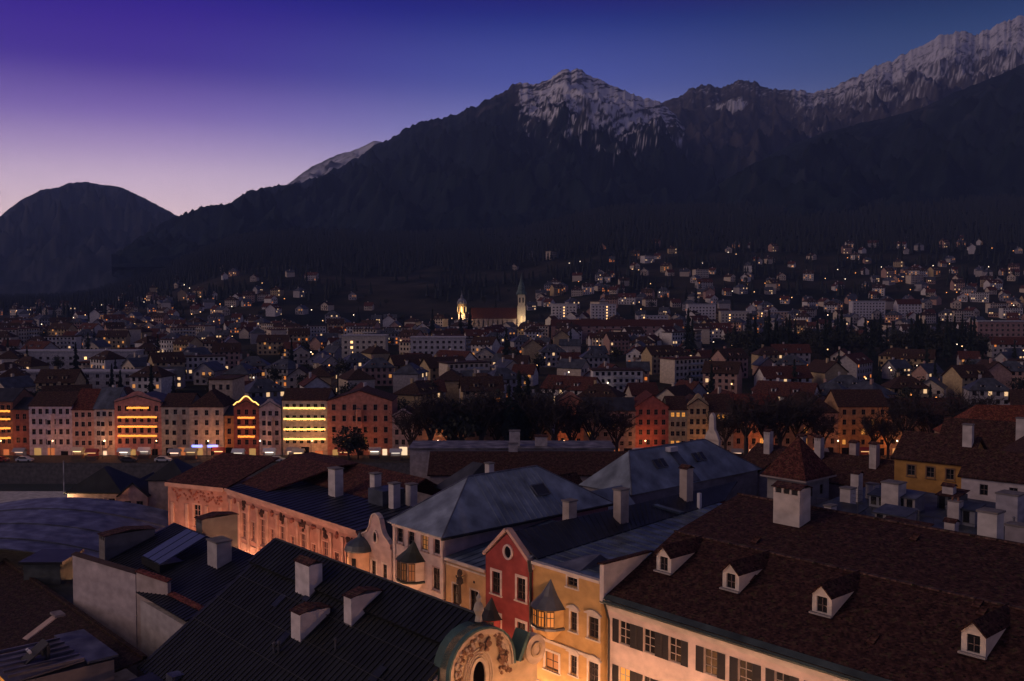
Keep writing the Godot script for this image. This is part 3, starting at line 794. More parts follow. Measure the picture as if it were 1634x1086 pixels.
	# white house under the hipped slate roof
	holes = [[0.75, 19.05, 1.0, 1.5], [2.75, 19.05, 1.0, 1.5], [5.0, 19.05, 1.1, 1.5], [7.1, 19.05, 1.0, 1.5], [0.75, 15.4, 1.0, 2.0], [6.9, 15.4, 1.15, 2.2], [0.75, 11.5, 1.0, 2.0], [3.3, 11.5, 1.0, 2.0], [6.9, 11.5, 1.15, 2.2]]
	var sw2 := {"surround": plaster(0.5, 0.36, 0.33), "border": 0.14, "frame": dark, "rows": 3}
	var sw3 := sw2.duplicate(); sw3.pane = glow(1.0, 0.42, 0.12, 0.16)
	t = facade_house("town_house", "white house with pointed green oriel under a big hipped slate roof", -30.8, -22.2, 24, 20.95, plaster(0.70, 0.58, 0.55), holes, [sw2, sw2, sw3, sw2, sw2, sw2, sw2, sw2, sw2])
	b = MB.new(); b.box(Vector3(-0.02, 20.6, 0.003), Vector3(8.62, 20.93, 0.22)); b.box(Vector3(0.0, 0, 0.003), Vector3(0.45, 20.597, 0.1)); b.box(Vector3(8.15, 0, 0.003), Vector3(8.6, 20.597, 0.1)); part("cornice", b, white, t)
	oriel(t, 3.7, 0, 15.6, 17.85, 1.7, plaster(0.66, 0.54, 0.47), metal(0.06, 0.075, 0.06, 0.6), 1.9, glow(1.0, 0.45, 0.18, 0.05))
	b = MB.new()
	var A := Vector3(-0.5, 21.0, 0.5); var B := Vector3(9.0, 21.0, 0.5); var C := Vector3(9.0, 21.0, -24.5); var D := Vector3(-0.5, 21.0, -24.5); var P := Vector3(3.7, 25.45, -7.2); var Q := Vector3(3.7, 25.45, -17.3)
	b.slab(A, B, P, P, 0.12); b.slab(B, C, Q, P, 0.12); b.slab(C, D, Q, Q, 0.12); b.slab(D, A, P, Q, 0.12)
	rf = part("roof", b, metal(0.42, 0.50, 0.56, 0.42), t)
	var rib := metal(0.2, 0.21, 0.24, 0.4)
	b = MB.new(); b.tube(B, P, 0.09, 0.09, 6); b.tube(A, P, 0.09, 0.09, 6); b.tube(P, Q, 0.1, 0.1, 6); b.tube(Q, C, 0.09, 0.09, 6); part("hip_capping", b, rib, rf)
	seams(rf, P.lerp(B, 0.0), Q, C.lerp(B, 0.28), B.lerp(C, 0.28), 0.75, metal(0.42, 0.50, 0.56, 0.42))
	roof_light(rf, Vector3(6.5, 23.35, -15.2), Vector3(0, 0, -1), Vector3(5.3, -4.45, 0).normalized(), 1.9, 1.5)
	b = MB.new(); b.box(Vector3(8.95, 20.75, -24.5), Vector3(9.2, 20.95, 0.6)); part("gutter", b, metal(0.04, 0.045, 0.05), rf)
	# house with the shaped white gable and round turret
	holes = [[2.3, 14.2, 0.9, 1.9], [2.3, 10.3, 0.9, 1.9], [4.5, 14.6, 0.8, 1.5]]
	t = facade_house("town_house", "narrow white house with a curved onion shaped gable and turret", -37.3, -31.2, 16, 17.9, plaster(0.66, 0.5, 0.45), holes, [sw, sw, sw])
	var pts := PackedVector2Array([Vector2(0.2, 17.9), Vector2(5.8, 17.9)])
	for q in [[5.75, 18.35], [5.4, 18.7], [4.9, 18.95], [4.5, 19.3], [4.2, 19.8], [4.05, 20.3], [3.85, 20.8], [3.55, 21.1], [3.1, 21.25], [2.65, 21.1], [2.35, 20.8], [2.15, 20.3], [2.0, 19.8], [1.7, 19.3], [1.3, 18.95], [0.6, 18.7], [0.25, 18.35]]: pts.append(Vector2(q[0], q[1]))
	b = MB.new(); b.prism(pts, -0.45, -0.02); part("gable", b, plaster(0.66, 0.5, 0.45), t)
	b = MB.new()
	for i in range(2, pts.size() - 1):
		b.slab(Vector3(pts[i + 1].x, pts[i + 1].y, 0.1), Vector3(pts[i].x, pts[i].y, 0.1), Vector3(pts[i].x, pts[i].y, -0.5), Vector3(pts[i + 1].x, pts[i + 1].y, -0.5), -0.14)
	part("coping", b, white, t)
	ring(t, "oval_window", Vector3(3.1, 18.75, -0.02), 0.34, 0.6, 0.16, white, glass)
	part("roof", roof("ridge_z", 6.1, 15.4, 17.95, 2.6, 0.0), deep, t).position = Vector3(0, 0, -0.5)
	b = MB.new(); b.lathe([Vector2(1.35, 0), Vector2(1.35, 17.0)], Vector3.ZERO, 14)
	var tu := part("turret", b, plaster(0.6, 0.38, 0.26), t)
	tu.position = Vector3(0.6, 0, 0.4)
	b = MB.new(); b.lathe([Vector2(1.7, 16.95), Vector2(1.75, 17.1), Vector2(1.5, 17.6), Vector2(0.9, 18.05), Vector2(0.3, 18.35), Vector2(0.05, 18.9)], Vector3.ZERO, 14); part("roof", b, metal(0.13, 0.17, 0.2, 0.45), tu)
	for i in 3:
		b = MB.new(); b.box(Vector3(-0.25, 14.6, 1.34), Vector3(0.25, 16.3, 1.4)); var q := part("window_pane", b, glow(1.0, 0.4, 0.1, 0.2) if i == 1 else glass, tu); q.rotation.y = -0.9 + i * 0.7

func roof_light(parent: Node, c: Vector3, along: Vector3, down: Vector3, w: float, h: float) -> void:
	var up := along.cross(down).normalized()
	if up.y < 0: up = -up
	var a := c - along * w / 2 - down * h / 2 + up * 0.12; var b2 := c + along * w / 2 - down * h / 2 + up * 0.12
	var c2 := c + along * w / 2 + down * h / 2 + up * 0.12; var d := c - along * w / 2 + down * h / 2 + up * 0.12
	var b := MB.new()
	for e in [[a, b2], [b2, c2], [c2, d], [d, a]]: b.tube(e[0] - up * 0.05, e[1] - up * 0.05, 0.09, 0.09, 4)
	var f := part("skylight", b, metal(0.16, 0.17, 0.19, 0.4), parent)
	b = MB.new(); b.quad(a, b2, c2, d); part("window_pane", b, glass, f)

func pink_palace() -> void:
	var pink := plaster(0.58, 0.29, 0.22); var pale := plaster(0.70, 0.42, 0.32); var dark := plain(0.05, 0.03, 0.025); var stucco := plaster(0.42, 0.15, 0.11)
	var L := 32.2
	var t := thing("palace", "long salmon pink baroque palace with stucco crests and pilasters", "building", bw(-69.5, 0, 0), YAW)
	var holes := []
	var bays := 12
	for i in bays:
		var x := 1.4 + i * 2.55
		if i % 2 == 1: holes.append([x, 13.0, 1.2, 3.3])
		else: holes.append([x + 0.15, 13.2, 0.9, 2.3])
		holes.append([x, 8.0, 1.2, 2.6])
	part("wall", walls(L, 12, 0, 18.7, holes), pink, t)
	for h in holes: window(t, h[0], h[1], h[2], h[3], 0, {"frame": plain(0.4, 0.22, 0.18), "surround": pale, "border": 0.18, "rows": 4, "pane": plain(0.12, 0.06, 0.06, 0.2)})
	var b := MB.new(); b.box(Vector3(-0.3, 18.703, -0.2), Vector3(L, 19.0, 0.55)); b.box(Vector3(-0.2, 18.45, 0.003), Vector3(L, 18.7, 0.4)); b.box(Vector3(-0.1, 18.1, 0.003), Vector3(L, 18.447, 0.2)); part("cornice", b, pale, t)
	for i in bays + 1:
		var x := 0.5 + i * 2.55
		b = MB.new(); b.box(Vector3(x, 10.6, 0.003), Vector3(x + 0.42, 17.6, 0.14)); b.box(Vector3(x - 0.12, 17.0, 0.004), Vector3(x + 0.54, 17.6, 0.24)); b.box(Vector3(x - 0.1, 10.6, 0.004), Vector3(x + 0.52, 11.2, 0.2))
		part("pilaster", b, pale, t)
	var r := RandomNumberGenerator.new(); r.seed = 12
	for i in bays:
		var x := 2.0 + i * 2.55
		var big := i % 2 == 1
		b = MB.new()
		for k in (13 if big else 7):
			var a := r.randf() * TAU; var q := r.randf() * (0.62 if big else 0.34)
			var c := Vector3(x + cos(a) * q * 1.1, (17.35 if big else 17.55) + sin(a) * q * 0.95, 0.05)
			b.lathe([Vector2(0.001, 0.24), Vector2(0.16, 0.12), Vector2(0.2, 0.0), Vector2(0.14, -0.14), Vector2(0.001, -0.24)], c, 6)
		part("crest", b, plaster(0.10, 0.055, 0.045) if big else stucco, t)
		b = MB.new(); b.box(Vector3(x - 0.85, 11.0, 0.003), Vector3(x + 0.85, 12.3, 0.12)); part("balustrade", b, pale, t)
	# metal skirt roof and the tiled roof above
	b = MB.new(); b.slab(Vector3(-0.3, 19.0, 0.5), Vector3(L + 0.2, 19.0, 0.5), Vector3(L + 0.2, 20.0, -8.6), Vector3(-0.3, 20.0, -8.6), 0.1)
	var rf := part("roof", b, metal(0.03, 0.034, 0.05, 0.5), t)
	seams(rf, Vector3(-0.3, 20.0, -8.6), Vector3(L + 0.2, 20.0, -8.6), Vector3(L + 0.2, 19.0, 0.5), Vector3(-0.3, 19.0, 0.5), 1.1, metal(0.03, 0.034, 0.05, 0.5))
	var tm := tiles(0.14, 0.058, 0.046)
	b = MB.new(); b.slab(Vector3(-0.3, 19.1, -1.5), Vector3(7.0, 19.1, -1.5), Vector3(12, 22.4, -10), Vector3(-0.3, 22.4, -10), 0.2)
	b.slab(Vector3(6.0, 19.9, -7.5), Vector3(26, 19.9, -7.5), Vector3(27, 22.4, -13), Vector3(6.0, 22.4, -13), 0.2)
	b.slab(Vector3(26, 18.0, -21), Vector3(-0.3, 18.0, -21), Vector3(-0.3, 22.4, -13.02), Vector3(27, 22.4, -13.02), 0.2)
	b.slab(Vector3(-0.3, 22.4, -10), Vector3(12, 22.4, -10), Vector3(12, 22.42, -13.1), Vector3(-0.3, 22.42, -13.1), 0.2)
	part("tiled_roof", b, tm, t)
	var cm := plaster(0.7, 0.64, 0.6)
	chimney(t, Vector3(17.2, 20.0, -6.2), 1.6, 1.2, 3.1, cm, "slab"); chimney(t, Vector3(23.6, 19.9, -7.9), 1.0, 1.0, 3.2, cm, "slab"); chimney(t, Vector3(28.6, 19.7, -7.2), 1.0, 1.0, 3.0, cm, "slab"); chimney(t, Vector3(28.7, 19.9, -9.6), 1.0, 1.0, 2.4, cm, "slab")
	b = MB.new(); b.box(Vector3(23.9, 19.2, -9.8), Vector3(27.0, 21.6, -6.6)); part("roof_box", b, metal(0.10, 0.12, 0.17, 0.5), t)
	b = MB.new(); b.slab(Vector3(26.5, 21.0, -14.5), Vector3(31, 21.0, -14.5), Vector3(31.4, 24.2, -18.5), Vector3(29.5, 24.2, -18.5), 0.15); b.slab(Vector3(31, 21.0, -14.5), Vector3(33.4, 20.6, -20), Vector3(31.4, 24.2, -18.5), Vector3(31.4, 24.2, -18.5), 0.15); part("hipped_dormer", b, metal(0.06, 0.065, 0.07, 0.55), t)
	chimney(t, Vector3(33.0, 21.2, -18.2), 0.8, 0.8, 3.2, cm, "slab")
	# the wing round the corner
	var pA := bw(-79.2, 0, 4.3); var pB := bw(-69.5, 0, 0.0); var dir := (pB - pA).normalized(); var turn := atan2(-dir.z, dir.x); var W := (pB - pA).length()
	t = thing("palace_wing", "salmon palace wing with one tall window and stucco frieze", "building", pA, turn)
	holes = [[4.6, 13.2, 1.2, 3.0], [4.6, 8.0, 1.2, 2.6]]
	part("wall", walls(W - 0.06, 9, 0, 18.7, holes), pink, t)
	for h in holes: window(t, h[0], h[1], h[2], h[3], 0, {"frame": plain(0.5, 0.3, 0.25), "surround": pale, "rows": 4})
	b = MB.new(); b.box(Vector3(-0.1, 18.45, 0.003), Vector3(W - 0.5, 19.0, 0.5)); part("cornice", b, pale, t)
	for x in [0.6, 3.2, 6.6, 9.0]:
		b = MB.new(); b.box(Vector3(x, 10.6, 0.003), Vector3(x + 0.5, 16.2, 0.16)); part("pilaster", b, pale, t)
	b = MB.new()
	for k in 60: b.lathe([Vector2(0.001, 0.2), Vector2(0.18, 0.0), Vector2(0.001, -0.2)], Vector3(r.randf_range(0.8, 9.6), r.randf_range(16.5, 18.1), 0.02), 5)
	part("frieze", b, stucco, t)
	b = MB.new(); b.slab(Vector3(-0.2, 19.02, 0.5), Vector3(W, 19.02, 0.5), Vector3(W + 2, 22.0, -8.5), Vector3(2.6, 22.0, -8.5), 0.2); part("roof", b, tm, t)

func gable_house() -> void:
	# the house with the curved baroque gable and its dark standing seam roof
	var t := thing("gabled_house", "house with lit curved baroque gable and dark standing seam roof", "house", bw(0, 0, 0), YAW)
	var dk := metal(0.019, 0.022, 0.021, 0.5); var blue := metal(0.032, 0.036, 0.05, 0.5)
	var b := MB.new()
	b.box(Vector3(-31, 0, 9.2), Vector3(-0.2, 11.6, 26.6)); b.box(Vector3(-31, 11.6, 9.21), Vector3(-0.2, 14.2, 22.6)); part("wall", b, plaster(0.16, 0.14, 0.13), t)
	b = MB.new(); b.prism(PackedVector2Array([Vector2(9.4, 14.2), Vector2(22.9, 14.2), Vector2(13.5, 20.5)]), -31, -0.3)
	for i in b.v.size(): b.v[i] = Vector3(b.v[i].z, b.v[i].y, b.v[i].x)
	for i in range(0, b.v.size(), 3):
		var q := b.v[i + 1]; b.v[i + 1] = b.v[i + 2]; b.v[i + 2] = q
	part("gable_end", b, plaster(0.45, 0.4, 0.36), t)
	b = MB.new()
	b.slab(Vector3(-31.4, 12.0, 27.2), Vector3(-0.2, 12.0, 27.2), Vector3(-0.2, 21.0, 13.5), Vector3(-31.4, 21.0, 13.5), 0.14)
	b.slab(Vector3(-0.2, 14.4, 8.9), Vector3(-31.4, 14.4, 8.9), Vector3(-31.4, 21.0, 13.48), Vector3(-0.2, 21.0, 13.48), 0.14)
	var rf := part("roof", b, dk, t)
	seams(rf, Vector3(-31.4, 21.0, 13.5), Vector3(-0.2, 21.0, 13.5), Vector3(-0.2, 12.0, 27.2), Vector3(-31.4, 12.0, 27.2), 0.62, dk)
	b = MB.new(); b.slab(Vector3(-31.7, 19.6, 16.3), Vector3(-0.3, 19.6, 16.3), Vector3(-0.3, 21.3, 13.45), Vector3(-31.7, 21.3, 13.45), 0.32)
	var ur := part("upper_roof", b, dk, t)
	seams(ur, Vector3(-31.7, 21.3, 13.45), Vector3(-0.3, 21.3, 13.45), Vector3(-0.3, 19.6, 16.3), Vector3(-31.7, 19.6, 16.3), 0.62, dk)
	b = MB.new(); b.tube(Vector3(-31.4, 21.33, 13.5), Vector3(-0.2, 21.33, 13.5), 0.1, 0.1, 6); part("ridge_capping", b, dk, rf)
	var cm := plaster(0.78, 0.70, 0.66)
	chimney(t, Vector3(-20.6, 19.2, 16.1), 2.4, 1.3, 2.5, cm, "tiled", 1.5)
	chimney(t, Vector3(-16.2, 17.5, 18.5), 1.5, 2.8, 1.6, cm, "tiled", 2.4)
	chimney(t, Vector3(-12.3, 19.2, 15.9), 1.1, 3.0, 1.6, cm, "tiled", 2.6)
	var r0 := RandomNumberGenerator.new(); r0.seed = 3
	for k in 7:
		var zz := r0.randf_range(17.0, 21.5); var xx := r0.randf_range(-29, -4); var yy := 21.0 - 0.656 * (zz - 13.5)
		b = MB.new()
		if k % 3 == 0: b.tube(Vector3(xx, yy - 0.3, zz), Vector3(xx, yy + 0.8, zz), 0.1, 0.1, 7); b.tube(Vector3(xx, yy + 0.8, zz), Vector3(xx, yy + 0.95, zz), 0.18, 0.05, 7)
		else: b.slab(Vector3(xx, yy + 0.1, zz), Vector3(xx + 0.9, yy + 0.1, zz), Vector3(xx + 0.9, yy + 0.9, zz - 1.1), Vector3(xx, yy + 0.9, zz - 1.1), 0.12)
		part("vent_pipe" if k % 3 == 0 else "roof_hatch", b, metal(0.10, 0.10, 0.11, 0.5) if k % 3 == 0 else metal(0.04, 0.045, 0.05, 0.3), t)
	for k in 3:      # snow guard rails
		var zz := 17.5 + k * 2.3; var yy := 21.0 - 0.656 * (zz - 13.5)
		b = MB.new(); b.tube(Vector3(-31, yy + 0.18, zz), Vector3(-0.6, yy + 0.18, zz), 0.03, 0.03, 4); part("snow_guard", b, metal(0.05, 0.05, 0.05, 0.5), t)
	# baroque gable: front looks along the street to +x; drawn in z, y
	var ochre := plaster(0.74, 0.54, 0.30); var copper := metal(0.10, 0.20, 0.165, 0.65); var light := plaster(0.80, 0.62, 0.40)
	var arch := []
	for i in 15:
		var a := PI * i / 14
		arch.append(Vector2(14.3 + 3.2 * cos(PI - a) , 17.5 + 3.4 * pow(sin(a), 0.85)))
	var pts := PackedVector2Array([Vector2(8.6, 8.0), Vector2(8.6, 18.0)])
	var left_low := [Vector2(9.6, 18.0), Vector2(10.0, 17.3)]
	for q in left_low: pts.append(q)
	for i in 15: pts.append(arch[i])
	for q in [Vector2(17.55, 16.6), Vector2(17.65, 14.5), Vector2(17.65, 8.0)]: pts.append(q)
	var flip := PackedVector2Array()
	for q in pts: flip.append(Vector2(-q.x, q.y))        # seen from the street, z runs to the left
	flip.reverse()
	b = MB.new(); b.prism(flip, -0.7, 0.0)
	var g := part("baroque_gable", b, ochre, t)
	g.rotation.y = PI / 2; g.position = Vector3(0.6, 0, 0)
	# in the gable's own axes: x = -z of the house, z forward
	b = MB.new()
	for i in 14:
		var p: Vector2 = arch[i]; var q: Vector2 = arch[i + 1]
		b.slab(Vector3(-p.x, p.y, -1.5), Vector3(-p.x, p.y, 0.38), Vector3(-q.x, q.y, 0.38), Vector3(-q.x, q.y, -1.5), -0.16)
	b.slab(Vector3(-17.7, 15.0, -1.5), Vector3(-17.7, 15.0, 0.38), Vector3(-17.52, 17.4, 0.38), Vector3(-17.52, 17.4, -1.5), -0.16)
	part("copper_flashing", b, copper, g)
	b = MB.new()
	for k in 2:
		for i in 14:
			var e := 0.30 + k * 0.3
			var p: Vector2 = arch[i] + (Vector2(14.5, 17.0) - arch[i]).normalized() * (e - 0.3); var q: Vector2 = arch[i + 1] + (Vector2(14.5, 17.0) - arch[i + 1]).normalized() * (e - 0.3)
			var p2: Vector2 = arch[i] + (Vector2(14.5, 17.0) - arch[i]).normalized() * e; var q2: Vector2 = arch[i + 1] + (Vector2(14.5, 17.0) - arch[i + 1]).normalized() * e
			var z := 0.34 - k * 0.16
			b.quad(Vector3(-p2.x, p2.y, z), Vector3(-q2.x, q2.y, z), Vector3(-q.x, q.y, z), Vector3(-p.x, p.y, z))
			b.quad(Vector3(-q2.x, q2.y, z), Vector3(-p2.x, p2.y, z), Vector3(-p2.x, p2.y, 0), Vector3(-q2.x, q2.y, 0))
	part("arch_moulding", b, light, g)
	var void_m := plain(0.004, 0.0035, 0.0035, 0.95); void_m.metallic_specular = 0.05
	ring(g, "oval_window", Vector3(-14.5, 17.15, 0.01), 0.6, 1.25, 0.28, light, void_m)
	b = MB.new()
	for k in 3:
		for i in 20:
			var a := TAU * i / 20; var e := TAU * (i + 1) / 20; var r1 := 1.0 + k * 0.22
			b.tube(Vector3(-14.5 + cos(a) * r1 * 0.95, 17.15 + sin(a) * (r1 + 0.7), 0.06), Vector3(-14.5 + cos(e) * r1 * 0.95, 17.15 + sin(e) * (r1 + 0.7), 0.06), 0.07, 0.07, 5)
	part("oval_moulding", b, light, g)
	var r := RandomNumberGenerator.new(); r.seed = 5
	for k in 38:
		var a := r.randf_range(0.1, PI - 0.1); var q := r.randf_range(1.7, 2.5)
		if k > 30: a = r.randf_range(-0.6, 0.1) if k % 2 else r.randf_range(PI - 0.1, PI + 0.5)
		b = MB.new()
		var c := Vector3(-14.3 + cos(a) * q * 1.1, 17.5 + sin(a) * q * 1.12, 0.05)
		for m in 5: b.lathe([Vector2(0.001, 0.17), Vector2(0.12, 0.06), Vector2(0.13, -0.05), Vector2(0.001, -0.16)], c + Vector3(r.randf_range(-0.22, 0.22), r.randf_range(-0.26, 0.26), r.randf_range(0.02, 0.2)), 6)
		part("stucco_scroll", b, plaster(0.42, 0.24, 0.13) if k % 3 else light, g)
	# lower right volute with its copper roll
	b = MB.new()
	var vol := PackedVector2Array()
	for i in 16: vol.append(Vector2(-9.0 + 1.0 * cos(TAU * i / 16), 18.0 + 1.15 * sin(TAU * i / 16)))
	b.prism(vol, -0.5, 0.3); part("volute", b, light, g)
	ring(g, "volute_ring", Vector3(-9.0, 18.0, 0.301), 0.35, 0.4, 0.2, ochre, light)
	b = MB.new(); b.slab(Vector3(-10.9, 17.6, 0.4), Vector3(-9.9, 19.6, 0.4), Vector3(-9.9, 19.6, -1.0), Vector3(-10.9, 17.6, -1.0), 0.3); part("copper_roll", b, copper, g)
	b = MB.new(); b.lathe([Vector2(0.3, 20.85), Vector2(0.22, 21.3), Vector2(0.4, 21.7), Vector2(0.3, 22.1), Vector2(0.16, 22.3), Vector2(0.2, 22.6), Vector2(0.02, 22.9)], Vector3(-14.0, 0.25, -0.5), 10); part("finial", b, plaster(0.5, 0.45, 0.35), g)

func lower_quarter() -> void:
	var dk := metal(0.026, 0.028, 0.028, 0.5); var bl := metal(0.026, 0.029, 0.042, 0.48); var cm := plaster(0.5, 0.46, 0.44)
	# lower roof behind the gabled house
	var t := thing("town_house", "house with low dark metal roof, firewall and glazed skylight", "house", bw(-31.6, 0, 0), YAW)
	var b := MB.new(); b.box(Vector3(-24, 0, 9.2), Vector3(-0.1, 14.5, 22.4)); part("wall", b, cm, t)
	b = MB.new()
	b.slab(Vector3(-24.5, 15.2, 22.6), Vector3(0.1, 15.2, 22.6), Vector3(0.1, 18.6, 13.2), Vector3(-24.5, 18.6, 13.2), 0.14)
	b.slab(Vector3(0.1, 14.6, 8.9), Vector3(-24.5, 14.6, 8.9), Vector3(-24.5, 18.6, 13.18), Vector3(0.1, 18.6, 13.18), 0.14)
	var rf := part("roof", b, bl, t)
	seams(rf, Vector3(-24.5, 18.6, 13.2), Vector3(0.1, 18.6, 13.2), Vector3(0.1, 15.2, 22.6), Vector3(-24.5, 15.2, 22.6), 0.62, bl)
	chimney(t, Vector3(-7.6, 17.6, 15.6), 2.2, 1.6, 2.4, cm, "slab", 1.5)
	b = MB.new(); b.box(Vector3(-17.4, 16.4, 14.6), Vector3(-12.6, 17.2, 19.8)); var sk := part("skylight_box", b, dk, t)
	for i in 3:
		b = MB.new(); b.slab(Vector3(-17.3 + i * 1.6, 17.3, 19.7), Vector3(-15.9 + i * 1.6, 17.3, 19.7), Vector3(-15.9 + i * 1.6, 19.4, 14.8), Vector3(-17.3 + i * 1.6, 19.4, 14.8), 0.08)
		var gm := StandardMaterial3D.new(); gm.albedo_color = S(0.08, 0.10, 0.14); gm.roughness = 0.15; part("window_pane", b, gm, sk)
	# dark long chimney blocks with arched openings
	chimney(t, Vector3(-21.8, 16.8, 9.2), 1.6, 4.4, 1.9, plaster(0.2, 0.19, 0.18), "vents", 2.2)
	chimney(t, Vector3(-24.6, 16.2, 18.6), 1.8, 5.6, 1.7, plaster(0.22, 0.2, 0.19), "vents", 3.2)
	# firewall in front, in three steps
	var pw := [[bw(-53.2, 0, 25.5), bw(-43.4, 0, 22.6), 17.5, 17.0], [bw(-43.3, 0, 22.55), bw(-38.6, 0, 21.3), 17.2, 16.9], [bw(-38.5, 0, 21.25), bw(-29.5, 0, 20.95), 15.7, 15.7]]
	var nm := ["tall bare pink grey firewall standing behind the brown roofs", "stepped bare firewall with red tiled coping beside the tall one", "low bare firewall with red tiled coping and small dark vent"]
	for i in 3:
		var a: Vector3 = pw[i][0]; var c: Vector3 = pw[i][1]; var dir := (c - a).normalized()
		var f := thing("firewall", nm[i], "wall", a, atan2(-dir.z, dir.x)); var L := (c - a).length()
		b = MB.new(); b.prism(PackedVector2Array([Vector2(0, 0), Vector2(L, 0), Vector2(L, pw[i][3]), Vector2(0, pw[i][2])]), -0.4, 0); part("wall", b, [plaster(0.58, 0.5, 0.48), plaster(0.52, 0.43, 0.38), plaster(0.42, 0.36, 0.35)][i], f)
		b = MB.new(); b.slab(Vector3(-0.05, pw[i][2] + 0.03, 0.12), Vector3(L + 0.05, pw[i][3] + 0.03, 0.12), Vector3(L + 0.05, pw[i][3] + 0.2, -0.5), Vector3(-0.05, pw[i][2] + 0.2, -0.5), -0.09); part("coping", b, plaster(0.09, 0.06, 0.055) if i == 0 else tiles(0.25, 0.08, 0.065), f)
		if i == 2:
			b = MB.new(); b.tube(Vector3(4.0, 14.9, -0.05), Vector3(4.0, 14.9, 0.03), 0.2, 0.2, 10); part("vent", b, plain(0.01, 0.01, 0.01), f)
			b = MB.new(); b.tube(Vector3(L - 0.1, 11, 0.25), Vector3(L - 0.1, 14.6, 0.25), 0.14, 0.14, 8); part("flue_pipe", b, metal(0.5, 0.48, 0.5, 0.35), f)
	# brown roofs below the firewall
	var br := tiles(0.075, 0.045, 0.038)
	t = thing("town_house", "house with wide dark brown tiled roof below the firewall", "house", bw(-75, 0, 58), YAW)
	b = MB.new(); b.box(Vector3(0, 0, -33), Vector3(43, 9.0, 0)); part("wall", b, cm, t)
	b = MB.new(); b.slab(Vector3(-0.5, 7.5, 0.5), Vector3(43.5, 7.5, 0.5), Vector3(43.5, 12.6, -31.5), Vector3(-0.5, 12.6, -31.5), 0.2); part("roof", b, br, t)
	b = MB.new(); b.box(Vector3(-0.5, 12.5, -31.8), Vector3(43.5, 12.85, -31.4)); part("ridge_tile_row", b, br, t)
	# ribbed metal canopy with the lit room under it
	t = thing("roof_terrace", "roof terrace with ribbed metal canopy over an amber lit room", "terrace", bw(-37.6, 0, 31.2), YAW)
	b = MB.new(); b.slab(Vector3(0, 13.6, 6.6), Vector3(6.9, 13.6, 6.6), Vector3(6.9, 14.1, 0.6), Vector3(0, 14.1, 0.6), 0.15)
	var cn := part("canopy", b, metal(0.17, 0.15, 0.18, 0.45), t)
	for i in 6:
		b = MB.new(); var x := 0.15 + i * 1.3; b.box(Vector3(x, 14.0, 0.6), Vector3(x + 0.16, 14.24, 6.6)); part("rib", b, metal(0.24, 0.21, 0.24, 0.45), cn)
	b = MB.new(); b.box(Vector3(-1.6, 13.75, -2.1), Vector3(7.2, 13.95, 0.5)); part("flat_roof", b, metal(0.15, 0.16, 0.19, 0.5), t)
	b = MB.new(); b.box(Vector3(-1.2, 9, -1.9), Vector3(6.7, 13.4, 6.2)); part("wall", b, plaster(0.3, 0.25, 0.22), t)
	for i in 3:
		b = MB.new(); b.box(Vector3(0.3 + i * 1.5, 11.3, 6.203), Vector3(1.5 + i * 1.5, 13.2, 6.24)); part("window_pane", b, glow(1.0, 0.36, 0.05, 0.5), t)
	b = MB.new(); b.slab(Vector3(3.0, 14.0, 4.7), Vector3(4.6, 14.0, 4.7), Vector3(4.6, 15.4, 2.8), Vector3(3.0, 15.4, 2.8), 0.12); b.box(Vector3(3.0, 13.9, 2.7), Vector3(4.6, 15.2, 2.95)); part("roof_hatch", b, plain(0.03, 0.028, 0.03), t)
	for i in 2:
		b = MB.new(); b.tube(Vector3(3.5 + i * 0.55, 14.7, 4.1), Vector3(3.5 + i * 0.55, 14.95, 4.25), 0.13, 0.13, 8); part("hatch_knob", b, plain(0.6, 0.58, 0.56), t)
	b = MB.new(); b.slab(Vector3(-1.6, 14.3, 3.2), Vector3(-0.9, 14.3, 3.0), Vector3(-0.5, 15.9, 0.6), Vector3(-1.2, 15.9, 0.8), 0.1); part("skylight_board", b, plaster(0.62, 0.45, 0.38), t)
	b = MB.new(); b.box(Vector3(-1.7, 15.95, -0.1), Vector3(-0.2, 16.15, 0.8)); part("board_cap", b, plaster(0.3, 0.25, 0.24), t)
	# small dark roof to its side
	t = thing("shed", "small shed with blue grey metal roof beside the ribbed canopy", "shed", bw(-28.5, 0, 31), YAW)
	b = MB.new(); b.box(Vector3(0, 0, -7), Vector3(8, 11.3, 4)); part("wall", b, cm, t)
	b = MB.new(); b.slab(Vector3(-0.3, 11.4, 4.3), Vector3(8.3, 11.4, 4.3), Vector3(8.3, 12.6, -7.3), Vector3(-0.3, 12.6, -7.3), 0.14); part("roof", b, bl, t)
	b = MB.new(); b.box(Vector3(2.6, 12.3, -5.4), Vector3(3.9, 13.0, -4.2)); part("vent_box", b, metal(0.12, 0.13, 0.17, 0.4), t)
	# the broad pale vaulted hall roof and block beside it
	t = thing("market_hall", "market hall with broad pale blue vaulted metal roof", "hall", Vector3(-63, 0, -131))
	b = MB.new(); b.box(Vector3(-19, 0, -12), Vector3(15, 11.6, 12)); part("wall", b, cm, t)
	b = MB.new(); var n := 18
	for i in n:
		var p := lerpf(-1, 1, float(i) / n); var q := lerpf(-1, 1, float(i + 1) / n)
		b.slab(Vector3(-2 + p * 18.5, 11.7 + 3.1 * (1 - p * p), 13), Vector3(-2 + q * 18.5, 11.7 + 3.1 * (1 - q * q), 13), Vector3(-2 + q * 18.5, 12.4 + 3.1 * (1 - q * q), -13), Vector3(-2 + p * 18.5, 12.4 + 3.1 * (1 - p * p), -13), 0.12)
	var vr := part("roof", b, metal(0.21, 0.23, 0.30, 0.5), t)
